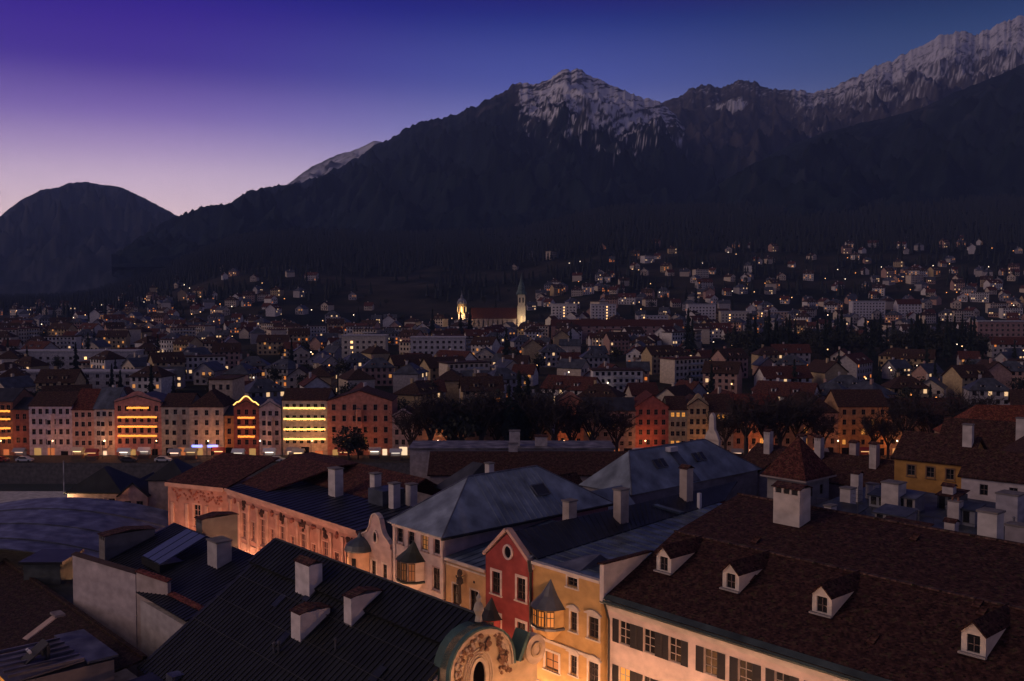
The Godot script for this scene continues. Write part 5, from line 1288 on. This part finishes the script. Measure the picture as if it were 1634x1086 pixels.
		b = MB.new(); b.box(Vector3(-1.1, 1.75, 0.2), Vector3(1.1, 2.05, 0.5)); part("lamp", b, glow(a[4], a[5], a[6], 0.9 if i % 2 else 2.0), t)
	var paints := [[0.3, 0.03, 0.03, "dark red"], [0.5, 0.5, 0.5, "silver"], [0.03, 0.03, 0.04, "black"], [0.04, 0.06, 0.16, "navy blue"], [0.55, 0.55, 0.52, "white"]]
	var car_x := [-135.0, -128.5, -101, -92, -75.5, -62, -48, 30]
	for i in car_x.size(): car(Vector3(car_x[i], 1.01, -260.9), paints[[0, 1, 2, 4, 3, 1, 2, 0][i]], ["on the far quay near the dark end house", "on the far quay below the lavender house", "on the far quay below the slate roofed house", "on the far quay below the rose pink house", "on the far quay below the cream house", "on the far quay below the maroon gable", "on the far quay below the bright yellow strings", "on the far quay below the coral gable"][i])

func car(at: Vector3, p: Array, where: String) -> void:
	var t := thing("parked_car", "%s car parked %s" % [p[3], where], "car", at, 0, "cars parked along the far quay")
	var b := MB.new()
	b.prism(PackedVector2Array([Vector2(-2.1, 0.3), Vector2(2.1, 0.3), Vector2(2.12, 0.62), Vector2(2.0, 0.85), Vector2(1.2, 0.95), Vector2(0.5, 1.42), Vector2(-1.1, 1.45), Vector2(-1.8, 0.98), Vector2(-2.1, 0.9)]), -0.85, 0.85)
	part("body", b, plain(p[0], p[1], p[2], 0.3), t)
	b = MB.new(); b.prism(PackedVector2Array([Vector2(-1.5, 0.95), Vector2(1.0, 0.95), Vector2(0.45, 1.35), Vector2(-1.05, 1.37)]), 0.853, 0.87); part("side_window", b, glass, t)
	for x in [-1.35, 1.35]:
		for z in [-0.75, 0.75]:
			b = MB.new(); b.tube(Vector3(x, 0.32, z - 0.12), Vector3(x, 0.32, z + 0.12), 0.32, 0.32, 10); part("wheel", b, plain(0.015, 0.015, 0.015), t)
	for z in [-0.55, 0.55]:
		b = MB.new(); b.box(Vector3(2.06, 0.6, z - 0.16), Vector3(2.15, 0.76, z + 0.16)); part("headlight", b, plain(0.7, 0.7, 0.68, 0.2), t)
		b = MB.new(); b.box(Vector3(-2.14, 0.66, z - 0.16), Vector3(-2.06, 0.82, z + 0.16)); part("tail_light", b, plain(0.3, 0.02, 0.02, 0.3), t)

# ---------------------------------------------------------------- trees
func tree_mesh(kind: String, sd: int) -> Array:
	var r := RandomNumberGenerator.new(); r.seed = sd
	var trunk := MB.new(); var crown := MB.new()
	if kind == "conifer":
		trunk.tube(Vector3(0, -1, 0), Vector3(0, 15.5, 0), 0.32, 0.05, 6)
		for i in 420:
			var y := 1.6 + 14.2 * pow(r.randf(), 0.85)
			var R := (1.0 - y / 16.5) * 3.4 * (0.78 + 0.3 * sin(y * 2.6)) + 0.15
			var a := r.randf() * TAU; var d := Vector3(cos(a), 0, sin(a)); var s := Vector3(-d.z, 0, d.x)
			var L := R * r.randf_range(0.55, 1.1); var w := r.randf_range(0.22, 0.5); var p := Vector3(0, y, 0) + d * L * 0.25
			var q := Vector3(0, y - L * r.randf_range(0.25, 0.5), 0) + d * L
			crown.tri(p - s * w, p + s * w, q); crown.tri(p + Vector3(0, 0.3, 0), q + Vector3(0, 0.12, 0), p - Vector3(0, 0.35, 0))
	elif kind == "bare":
		trunk.tube(Vector3(0, -1, 0), Vector3(0.1, 4, 0), 0.38, 0.28, 7)
		var tips := []
		for i in 9:
			var a := TAU * i / 9.0 + r.randf() * 0.6; var up := r.randf_range(0.8, 2.4)
			var p := Vector3(0.1, r.randf_range(2.8, 4.4), 0); var q := p + Vector3(cos(a), up, sin(a)).normalized() * r.randf_range(3.4, 5.0)
			trunk.tube(p, q, 0.16, 0.07, 5)
			for k in 5:
				var m := p.lerp(q, r.randf_range(0.45, 1.0)); var e := m + Vector3(r.randf_range(-1, 1), r.randf_range(0.3, 1.3), r.randf_range(-1, 1)).normalized() * r.randf_range(2.0, 3.6)
				trunk.tube(m, e, 0.06, 0.03, 3); tips.append([m, e])
		for t in tips:
			for k in 17:
				var m: Vector3 = t[0].lerp(t[1], r.randf_range(0.2, 1.0)); var e := m + Vector3(r.randf_range(-1, 1), r.randf_range(-0.3, 1.2), r.randf_range(-1, 1)).normalized() * r.randf_range(0.8, 2.1)
				var s := (e - m).cross(Vector3(r.randf() - 0.5, r.randf() - 0.5, r.randf() - 0.5)).normalized() * 0.055
				crown.tri(m - s, m + s, e); crown.tri(m.lerp(e, 0.5) - s, m.lerp(e, 0.5) + s, m.lerp(e, 0.6) + (e - m).length() * 0.45 * Vector3(r.randf_range(-1, 1), r.randf_range(-0.2, 1), r.randf_range(-1, 1)))
	else:
		trunk.tube(Vector3(0, -1, 0), Vector3(0, 5, 0), 0.36, 0.2, 6)
		for i in 5:
			var a := TAU * i / 5.0; trunk.tube(Vector3(0, 3, 0), Vector3(cos(a) * 2.6, 6.5, sin(a) * 2.6), 0.15, 0.05, 4)
		for c in 16:
			var o := Vector3(r.randf_range(-2.6, 2.6), r.randf_range(4.2, 9.8), r.randf_range(-2.6, 2.6))
			o.x *= 1.0 - absf(o.y - 6.2) * 0.11; o.z *= 1.0 - absf(o.y - 6.2) * 0.11
			for k in 46:
				var p := o + Vector3(r.randfn(), r.randfn() * 0.8, r.randfn()) * 0.85
				var s := Vector3(r.randfn(), r.randfn(), r.randfn()).normalized() * r.randf_range(0.2, 0.38); var q := s.cross(Vector3(r.randfn(), r.randfn(), r.randfn())).normalized() * 0.3
				crown.tri(p - s, p + s, p + q * 1.3); crown.tri(p + s, p - s, p - q)
	return [trunk.mesh(), crown.mesh()]

var protos := {}
func tree(kind: String, at: Vector3, scale: float, label: String, group: String) -> void:
	if not protos.has(kind):
		protos[kind] = []
		for i in 3: protos[kind].append(tree_mesh(kind, 50 + i * 7))
	var m: Array = protos[kind][rng.randi() % 3]
	var bark := plain(0.035, 0.028, 0.024, 0.95)
	var leaf: Material = {"conifer": plain(0.022, 0.034, 0.026, 0.9), "bare": plain(0.04, 0.03, 0.027, 0.95), "broad": plain(0.03, 0.034, 0.022, 0.9)}[kind]
	var t := thing({"conifer": "conifer_tree", "bare": "bare_tree", "broad": "leafy_tree"}[kind], label, "tree", at, rng.randf() * TAU, group)
	t.scale = Vector3.ONE * scale
	put("trunk", m[0], bark, t); put("crown", m[1], leaf, t)

func plant_trees() -> void:
	var g := func(u: float, z: float): return Vector3((u - 817.0) / F * -z, land((u - 817.0) / F * -z, z), z)
	for a in [[655, -264, 1.4], [686, -262, 1.9], [716, -266, 1.7], [768, -263, 2.0], [792, -267, 1.6], [862, -265, 2.1], [884, -262, 1.7], [912, -264, 1.5], [946, -262, 1.8], [985, -264, 1.5]]:
		tree("bare", g.call(a[0], a[1]), a[2], "bare dark tree standing on the far river bank", "bare trees along the far river bank")
	for a in [[828, -266, 1.55, "conifer"], [812, -262, 1.35, "conifer"], [842, -268, 1.45, "conifer"], [820, -269, 1.9, "broad"], [735, -263, 1.9, "broad"], [555, -262, 1.0, "broad"], [570, -264, 0.9, "broad"]]:
		tree(a[3], g.call(a[0], a[1]), a[2], "dark evergreen standing among the bare trees on the far bank" if a[3] == "conifer" else "dense dark leafy tree on the far river bank", "dense trees on the far river bank")
	# the park on the far bank
	for i in 15:
		var u := 1160.0 + i * 29.5 + rng.randf_range(-6, 6); var z := -261.5 - 7.5 * rng.randf()
		if u > 1335 and u < 1385: continue
		tree("bare", g.call(u, z), rng.randf_range(1.2, 2.1), "tall bare tree in the park beyond the red pyramid roof", "bare trees in the riverside park")
	# trees between the houses behind the row
	for a in [[105, -315, 1.35, "broad"], [240, -330, 1.3, "conifer"], [120, -470, 1.2, "conifer"], [115, -318, 1.2, "broad"], [20, -330, 1.0, "broad"], [465, -520, 1.1, "conifer"], [455, -500, 0.9, "broad"], [690, -760, 1.7, "conifer"], [735, -740, 1.6, "conifer"], [750, -745, 1.8, "conifer"], [808, -520, 1.5, "conifer"], [820, -530, 1.2, "broad"], [1098, -600, 2.0, "conifer"], [1105, -610, 1.6, "conifer"], [1110, -1150, 1.5, "conifer"], [1095, -1160, 1.3, "conifer"], [140, -560, 1.2, "conifer"], [70, -760, 1.2, "broad"]]:
		tree(a[3], g.call(a[0], a[1]), a[2], {"conifer": "tall dark conifer rising between the house roofs beyond the row", "broad": "round dark tree crown between the house roofs beyond the row"}[a[3]], "trees between the houses beyond the row")
	for i in 250:
		var d := 305.0 + 1250.0 * pow(rng.randf(), 1.25); var q := rng.randf_range(-0.53, 0.53)
		if q > 0.2 and d > 560 and d < 760 and i % 2: d = rng.randf_range(620, 700)
		var x := q * d
		tree(["conifer", "broad", "broad"][i % 3], Vector3(x, land(x, -d), -d), rng.randf_range(0.6, 1.15), ["dark conifer standing in the gardens of the hillside quarter", "dark bushy tree in the gardens of the hillside quarter", "dark bushy tree in the gardens of the hillside quarter"][i % 3], "garden trees of the hillside quarter")
	# the dark belt of trees below the villas
	for i in 110:
		var u := rng.randf_range(1165, 1570); var d := rng.randf_range(590, 740)
		tree(["conifer", "broad"][i % 2], g.call(u, -d), rng.randf_range(1.2, 1.8), ["conifer in the dense dark belt of trees below the villas", "leafy tree in the dense dark belt of trees below the villas"][i % 2], "dense belt of trees below the villas")
	# woods on the upper hill, as one mass
	var mm := MultiMesh.new(); mm.transform_format = MultiMesh.TRANSFORM_3D
	mm.mesh = far_conifer()
	var xs := []
	for i in 26000:
		var d := sqrt(rng.randf_range(1250.0 * 1250.0, 2750.0 * 2750.0)); var q := rng.randf_range(-0.58, 0.58); var x := q * d
		var f := n3.get_noise_2d(x * 1.3, d * 1.3) * 0.5 + 0.5
		if f + ss(1500, 2100, d) * 0.35 < 0.5: continue
		if d < 1750 and rng.randf() < 0.75: continue
		var s := rng.randf_range(0.7, 1.35)
		xs.append(Transform3D(Basis(Vector3.UP, rng.randf() * TAU).scaled(Vector3.ONE * s), Vector3(x, land(x, -d) - 0.5, -d)))
	mm.instance_count = xs.size()
	for i in xs.size(): mm.set_instance_transform(i, xs[i])
	var mi := MultiMeshInstance3D.new(); mi.multimesh = mm; mi.name = "forest"; mi.material_override = plain(0.02, 0.026, 0.022, 0.95)
	add_child(mi); tag(mi, "dark conifer forest covering the upper hill", "forest", "", "stuff")

func far_conifer() -> ArrayMesh:
	var b := MB.new()
	for k in 3:
		var y0 := 1.5 + k * 4.2; var R := 3.0 - k * 0.8; var h := 6.0 - k * 0.3
		for i in 6:
			var a := TAU * i / 6 + k; var c := TAU * (i + 1) / 6 + k
			b.tri(Vector3(cos(c) * R, y0, sin(c) * R), Vector3(cos(a) * R * 0.85, y0 - 0.6, sin(a) * R * 0.85), Vector3(0, y0 + h, 0))
	return b.mesh()

# ---------------------------------------------------------------- the town beyond the row
func town_proto(kind: String, wall_m: Material, roof_m: Material, lit: Array, lit_m: Material) -> Node3D:
	var t := Node3D.new()
	var w: float; var d: float; var h: float; var rk: String; var rise: float; var fl: int; var per: int
	match kind:
		"small": w = 10; d = 9; h = 5.8; rk = "ridge_x"; rise = 3.8; fl = 2; per = 4
		"gable": w = 10; d = 13; h = 6.8; rk = "ridge_z"; rise = 3.6; fl = 2; per = 3
		"hip": w = 14; d = 11; h = 8.4; rk = "hip"; rise = 4.2; fl = 3; per = 5
		"block": w = 20; d = 11; h = 11.5; rk = "flat"; rise = 0.5; fl = 4; per = 8
		"long": w = 20; d = 11; h = 8.8; rk = "ridge_x"; rise = 4.2; fl = 3; per = 6
		_: w = 14; d = 11; h = 10.5; rk = "ridge_x"; rise = 4.2; fl = 4; per = 5
	part("wall", walls(w, d, -6, h, []), wall_m, t)
	add_gables(t, rk, w, d, h, rise, wall_m)
	part("roof", roof(rk, w, d, h, rise, 0.6, 0.3), roof_m, t)
	var b := MB.new(); b.box(Vector3(w * 0.3, h, -d * 0.62), Vector3(w * 0.3 + 0.9, h + rise + 1.0, -d * 0.62 + 0.9)); part("chimney", b, wall_m, t)
	if kind in ["tall", "long", "hip"]:
		for x in [w * 0.28, w * 0.66]:
			b = MB.new(); b.box(Vector3(x, h + 0.4, -d * 0.3), Vector3(x + 1.7, h + 2.0, -1.2)); var dm := part("dormer", b, wall_m, t)
			b = MB.new(); b.slab(Vector3(x - 0.2, h + 2.0, -1.0), Vector3(x + 1.9, h + 2.0, -1.0), Vector3(x + 1.9, h + 2.5, -d * 0.42), Vector3(x - 0.2, h + 2.5, -d * 0.42), 0.12); part("roof", b, roof_m, dm)
			b = MB.new(); b.box(Vector3(x + 0.4, h + 0.9, -1.197), Vector3(x + 1.3, h + 1.8, -1.14)); part("window_pane", b, glass, dm)
	if kind in ["block", "gable", "small"]:
		for f in range(1, fl):
			b = MB.new(); var bx := w * 0.42; var yy := f * (h / fl) + 0.3
			b.box(Vector3(bx, yy, 0.01), Vector3(bx + w * 0.42, yy + 0.14, 1.1)); b.box(Vector3(bx, yy + 0.14, 1.02), Vector3(bx + w * 0.42, yy + 0.95, 1.09)); part("balcony", b, plaster(0.3, 0.24, 0.2) if kind != "block" else plaster(0.5, 0.5, 0.5), t)
	var wm := MB.new(); wm.box(Vector3(-0.6, 0, 0.003), Vector3(0.6, 1.5, 0.08)); var mesh := wm.mesh()
	var k := 0
	for f in fl:
		for i in per:
			put("window", mesh, lit_m if k in lit else glass, t, Vector3(lerpf(0.4, w - 0.4, (i + 0.5) / per), f * (h / fl) + 0.95, 0))
			k += 1
	t.set_meta("size", Vector2(w, d))
	return t

func town() -> void:
	var walls_m := [[plaster(0.76, 0.72, 0.68), "white"], [plaster(0.68, 0.58, 0.46), "cream"], [plaster(0.45, 0.42, 0.42), "grey"], [plaster(0.5, 0.32, 0.26), "rose"], [plaster(0.55, 0.42, 0.24), "yellow"]]
	var roofs := [[tiles(0.15, 0.06, 0.05), "maroon roof"], [tiles(0.09, 0.055, 0.045), "brown roof"], [metal(0.1, 0.11, 0.13, 0.55), "grey roof"]]
	var warm := [glow(1.0, 0.40, 0.11, 0.5), glow(1.0, 0.62, 0.32, 0.8), glow(1.0, 0.28, 0.06, 0.6)]
	var words := {"small": "small", "gable": "gable fronted", "hip": "hip roofed", "block": "flat roofed", "long": "long", "tall": "tall"}
	var pr := []
	var kinds := ["small", "gable", "hip", "tall", "long", "block"]
	var r := RandomNumberGenerator.new(); r.seed = 99
	for i in 30:
		var k: String = ["small", "gable", "hip", "small", "tall", "gable", "long", "hip", "small", "block"][i % 10]
		var wi: int = [0, 1, 2, 0, 3, 1, 4, 2][i % 8]; var ri := (i * 7 + int(i / 6.0)) % 3
		var lit := []
		if i % 4 != 1:
			for q in r.randi_range(2, 4): lit.append(r.randi() % (8 if k in ["small", "gable"] else 15))
		var t := town_proto(k, walls_m[wi][0], roofs[ri][0], lit, warm[i % 3])
		pr.append([t, k, "%s %s house with %s%s" % [walls_m[wi][1], words[k], "pale roof edge" if k == "block" else roofs[ri][1], ", few lit windows" if lit.size() else ", dark windows"]])
	var placed := []
	var n := 0; var tries := 0
	while n < 740 and tries < 26000:
		tries += 1
		var hill := n >= 290
		var d: float; var q := r.randf_range(-0.54, 0.54)
		if not hill: d = 300.0 + 560.0 * pow(r.randf(), 0.9)
		else: d = 820.0 + 1050.0 * pow(r.randf(), 1.5)
		if n >= 590: q = r.randf_range(0.03, 0.54) if n % 4 else r.randf_range(-0.42, -0.22); d = r.randf_range(860, 1420)
		if hill:
			if q < -0.36 and d > 1250 and r.randf() < 0.7: d = r.randf_range(900, 2300)
			if q > -0.2 and q < 0.02 and d > 1050 and r.randf() < 0.9: continue
			if d > 1500 and q < 0.1 and q > -0.32 and r.randf() < 0.6: continue
			if q > 0.04 and q < 0.17 and d > 1040 and d < 1250 and r.randf() < 0.6: continue
		if q > 0.2 and q < 0.49 and d > 550 and d < 780: continue
		var x := q * d
		var far := 13.0 if hill else 15.0
		var ok := true
		for p in placed:
			if absf(p.x - x) < far and absf(p.y - d) < far: ok = false; break
		if absf(x + 50) < 22 and absf(d - 985) < 40: ok = false
		if absf(x + 8) < 34 and absf(d - 985) < 40: ok = false
		if not ok: continue
		placed.append(Vector2(x, d))
		var i := r.randi() % pr.size()
		if hill and pr[i][1] in ["block", "long"] and r.randf() < 0.7: i = [0, 1, 2, 3, 5, 7, 8, 10, 11, 12, 13, 15][r.randi() % 12]
		var o: Node3D = pr[i][0].duplicate()
		var size: Vector2 = pr[i][0].get_meta("size")
		o.remove_meta("size")
		o.name = numbered({"small": "cottage", "gable": "gabled_cottage", "hip": "villa", "tall": "tenement", "long": "long_house", "block": "apartment_block"}[pr[i][1]])
		add_child(o)
		var turn := r.randf_range(-0.7, 0.6) + (PI / 2 if r.randf() < 0.2 else 0.0)
		o.rotation.y = turn
		o.position = Vector3(x, land(x, -d), -d) - Vector3(size.x / 2 * cos(turn), 0, -size.x / 2 * sin(turn))
		tag(o, pr[i][2] + (" on the hillside" if hill else " behind the river row"), "house", "houses on the hillside" if hill else "houses behind the river row")
		n += 1
	for p in pr: p[0].free()
	# lamps along the lanes
	for i in 190:
		var d := 320.0 + 1350.0 * pow(r.randf(), 1.0); var q := r.randf_range(-0.52, 0.53)
		if q > -0.2 and q < 0.05 and d > 1100: d *= 0.6
		var x := q * d
		var t := thing("lane_lamp", "small glowing lamp post on a lane of the hillside town", "street lamp", Vector3(x, land(x, -d), -d), 0, "lamps along the lanes of the town")
		var b := MB.new(); b.tube(Vector3(0, -1, 0), Vector3(0, 6.2, 0), 0.08, 0.06, 5); part("pole", b, metal(0.06, 0.06, 0.06), t)
		var s := 0.28 + d * 0.00022
		if i % 12 == 0 and d < 1000: lamp_light(Vector3(x, land(x, -d) + 6.4 + s, -d), Color(1.0, 0.5, 0.22), 45)
		b = MB.new(); b.lathe([Vector2(0.001, s), Vector2(s * 0.9, s * 0.4), Vector2(s * 0.9, -s * 0.4), Vector2(0.001, -s)], Vector3(0, 6.4 + s, 0), 6); part("bulb", b, [glow(1.0, 0.55, 0.24, 2.4), glow(1.0, 0.36, 0.1, 2.2), glow(1.0, 0.8, 0.58, 2.8)][i % 3], t)
	landmarks()

func landmarks() -> void:
	var brown := tiles(0.13, 0.05, 0.04); var green := metal(0.14, 0.22, 0.2, 0.6); var white := plaster(0.68, 0.64, 0.62)
	var g := func(u: float, z: float): return Vector3((u - 817.0) / F * -z, land((u - 817.0) / F * -z, z), z)
	# old church tower, lit
	var p: Vector3 = g.call(737, -980)
	var t := thing("church_tower", "small church tower with lit belfry under a pale onion dome", "tower", p)
	var b := MB.new(); b.box(Vector3(-2.6, -8, -2.6), Vector3(2.6, 13, 2.6)); part("shaft", b, plaster(0.6, 0.56, 0.5), t)
	b = MB.new(); b.lathe([Vector2(3.1, 13), Vector2(3.1, 22)], Vector3.ZERO, 8); part("belfry", b, plaster(0.7, 0.5, 0.26), t)
	for i in 5:
		var a := -0.8 + i * 0.4 * 1.0; b = MB.new(); b.box(Vector3(-0.5, 15, 2.92), Vector3(0.5, 19.5, 3.1)); var q := part("belfry_opening", b, plain(0.02, 0.02, 0.02) if i % 2 else glow(1.0, 0.66, 0.25, 2.4), t); q.rotation.y = a * 2
	b = MB.new(); b.lathe([Vector2(3.5, 22), Vector2(3.7, 23.5), Vector2(2.6, 26), Vector2(1.1, 27.4), Vector2(0.9, 29), Vector2(0.5, 30), Vector2(0.06, 34.5)], Vector3.ZERO, 10); part("dome", b, metal(0.34, 0.36, 0.4, 0.5), t)
	t.scale = Vector3(1.35, 1.1, 1.35)
	lamp_light(p + Vector3(-1, 14, 9), Color(1.0, 0.8, 0.56), 150)
	var fl := thing("flood_lamp", "floodlight lighting the onion dome belfry", "lamp", p + Vector3(-1, 12.8, 9)); b = MB.new(); b.box(Vector3(-0.3, 0, -0.2), Vector3(0.3, 0.5, 0.2)); part("housing", b, metal(0.1, 0.1, 0.1), fl)
	b = MB.new(); b.box(Vector3(-0.05, -14, -0.05), Vector3(0.05, -0.003, 0.05)); part("pole", b, metal(0.1, 0.1, 0.1), fl)
	# big church with green spire and long nave
	p = g.call(832, -985)
	t = thing("church", "large church with tall green spire and long maroon nave roof", "church", p)
	b = MB.new(); b.box(Vector3(-4, -8, -4), Vector3(4, 22, 4)); b.box(Vector3(-3.5, 22, -3.5), Vector3(3.5, 33, 3.5)); var tw := part("tower", b, plaster(0.62, 0.56, 0.46), t)
	b = MB.new(); b.lathe([Vector2(5.4, 33), Vector2(5.2, 35), Vector2(3.8, 37.5), Vector2(3.2, 41), Vector2(2.4, 43.5), Vector2(1.0, 48), Vector2(0.08, 54)], Vector3.ZERO, 8); part("spire", b, green, tw)
	for x in [-1.6, 1.6]:
		b = MB.new(); b.box(Vector3(x - 0.8, 25, 3.503), Vector3(x + 0.8, 30, 3.6)); part("belfry_opening", b, plain(0.03, 0.03, 0.03), tw)
	b = MB.new(); b.box(Vector3(-0.9, 6, 4.003), Vector3(0.9, 12, 4.1)); part("window_pane", b, glow(1.0, 0.7, 0.35, 0.6), tw)
	part("nave", walls(46, 16, -8, 10, row(2, 44, 9, 2, 1.4, 6)), plaster(0.4, 0.33, 0.3), t).position = Vector3(-51, 0, 6)
	part("nave_roof", roof("ridge_x", 46, 16, 10, 10, 0.5, 0.4), brown, t).position = Vector3(-51, 0, 6)
	var ng := put("nave_end", walls(45.9, 15.9, 9, 10.1, []).mesh(), plaster(0.4, 0.33, 0.3), t, Vector3(-50.95, 0, 5.95)); add_gables(ng, "ridge_x", 45.9, 15.9, 10, 9.8, plaster(0.4, 0.33, 0.3))
	lamp_light(p + Vector3(3, 6, 14), Color(1.0, 0.84, 0.64), 190)
	fl = thing("flood_lamp", "floodlight lighting the base of the green spired church", "lamp", p + Vector3(3, 4.8, 14)); b = MB.new(); b.box(Vector3(-0.3, 0, -0.2), Vector3(0.3, 0.5, 0.2)); part("housing", b, metal(0.1, 0.1, 0.1), fl)
	b = MB.new(); b.box(Vector3(-0.05, -9, -0.05), Vector3(0.05, -0.003, 0.05)); part("pole", b, metal(0.1, 0.1, 0.1), fl)
	# white apartment blocks
	var lit := glow(1.0, 0.55, 0.22, 2.2)
	for a in [[880, 920, 20.0, -1020, "white apartment block with orange lit stairwell beside the church", 3], [943, 983, 19.0, -1015, "white apartment block with lit stair column next to the first block", 4], [1098, 1142, 20.0, -1010, "pale apartment house with stepped terraces above the dark garden wall", -1], [1018, 1066, 9.0, -1000, "long low white school building with a lit window", 1], [1150, 1195, 14.0, -1000, "cream apartment house with two glowing ground floor lamps", 2], [1360, 1412, 19.0, -1050, "white twin apartment house with dark balconies", -1], [1432, 1470, 15.0, -1050, "pale twin gabled villa beside the white apartment house", -1], [1212, 1262, 9.0, -1040, "peach lit low house with a flat roof among villas", 0], [655, 742, 16.0, -560, "grey apartment slab with pale end wall behind the dim houses", -1], [545, 615, 17.0, -560, "cream apartment slab with a column of lit landings", 1], [20, 215, 11.0, -520, "long pale office block with window bands behind the lavender house", 9], [0, 260, 9.0, -420, "long white low office block with bright roof edge", -1], [880, 1090, 12.0, -820, "long barracks like house with maroon roof below the school", -1], [1560, 1640, 22.0, -640, "tall dim red apartment house with pale corner at the park edge", -1], [1590, 1640, 13.0, -760, "warm lit corner house on the slope above the park", 3]]:
		var z: float = a[3]; var x0: float = (a[0] - 817.0) / F * -z; var w: float = (a[1] - a[0]) / F * -z; var h: float = a[2]
		var fl2 := int(h / 3.0); var per := clampi(int(w / 3.4), 3, 16)
		var holes := []
		for f in fl2: holes.append_array(row(0.6, w - 0.6, per, f * 3.0 + 0.9, 1.5, 1.5))
		var lits := []
		if a[5] >= 0:
			for f in fl2: lits.append(f * per + a[5] % per)
		var wm: Material = plaster(0.62, 0.56, 0.46) if "cream" in a[4] else plaster(0.42, 0.27, 0.24) if "red" in a[4] or "barracks" in a[4] else plaster(0.68, 0.5, 0.38) if "peach" in a[4] or "warm" in a[4] else plaster(0.66, 0.63, 0.64)
		if "grey" in a[4] or "office" in a[4]: wm = plaster(0.5, 0.48, 0.5)
		var gabled: bool = "barracks" in a[4] or "gabled" in a[4]
		house("apartment_house", a[4], Vector3(x0, land(x0 + w / 2, z), z), 0, w, 12, h, wm, "ridge_x" if gabled else "flat", 5.0 if gabled else 0.6, brown if gabled else plaster(0.5, 0.49, 0.5), [holes], {"category": "apartment house", "y0": -9.0, "lit": lits, "lit_m": lit})

func _ready() -> void:
	rng.seed = 4242
	# camera, sky, afterglow
	var cam := Camera3D.new()
	cam.position = EYE
	cam.rotation.x = -atan(73.0 / F)
	cam.fov = rad_to_deg(2.0 * atan(543.0 / F))
	cam.near = 0.5; cam.far = 20000
	add_child(cam); cam.current = true
	make_textures()
	var env := Environment.new()
	env.background_mode = Environment.BG_SKY
	var pano := PanoramaSkyMaterial.new()
	pano.panorama = ImageTexture.create_from_image(make_sky())
	var sky := Sky.new(); sky.sky_material = pano
	env.sky = sky
	env.tonemap_mode = Environment.TONE_MAPPER_LINEAR
	env.tonemap_exposure = 1.13
	env.sdfgi_enabled = true; env.ssao_enabled = true; env.ssil_enabled = true
	env.fog_enabled = true; env.fog_density = 0.00007; env.fog_light_color = Color(0.62, 0.73, 0.98)
	var we := WorldEnvironment.new(); we.environment = env; add_child(we)
	var sun := DirectionalLight3D.new()
	sun.light_color = Color(1.0, 0.84, 0.76); sun.light_energy = 0.28; sun.light_angular_distance = 35; sun.shadow_enabled = true
	add_child(sun)
	sun.look_at_from_position(Vector3(-0.88, 0.44, 0.18), Vector3.ZERO)
	lit_amber = glow(1.0, 0.4, 0.08, 0.6); lit_pale = glow(1.0, 0.8, 0.55, 1.2)
	var gm := StandardMaterial3D.new(); gm.albedo_color = S(0.012, 0.012, 0.014); gm.roughness = 0.12; glass = gm
	# land, then the large structures, then small things
	build_land()
	build_mountains()
	long_house()
	street_row()
	pink_palace()
	gable_house()
	lower_quarter()
	back_quarter()
	river_row()
	town()
	plant_trees()
	var k := 0
	for s in [-66.0, -56, -46, -36, -26, -16, -6, 4, 14, 24]:
		street_lantern(bw(s, 8.5, 4.6), "warm street lantern hung on a cable above the old town street", 190 if s > -36 else 150)
		k += 1
	for p in [[7.0, 13.0], [13.0, 18.0], [28.0, 22.0], [40.0, 30.0]]:
		street_lantern(bw(p[0], 9.0, p[1]), "warm street lantern hung above the square before the baroque gable", 250)
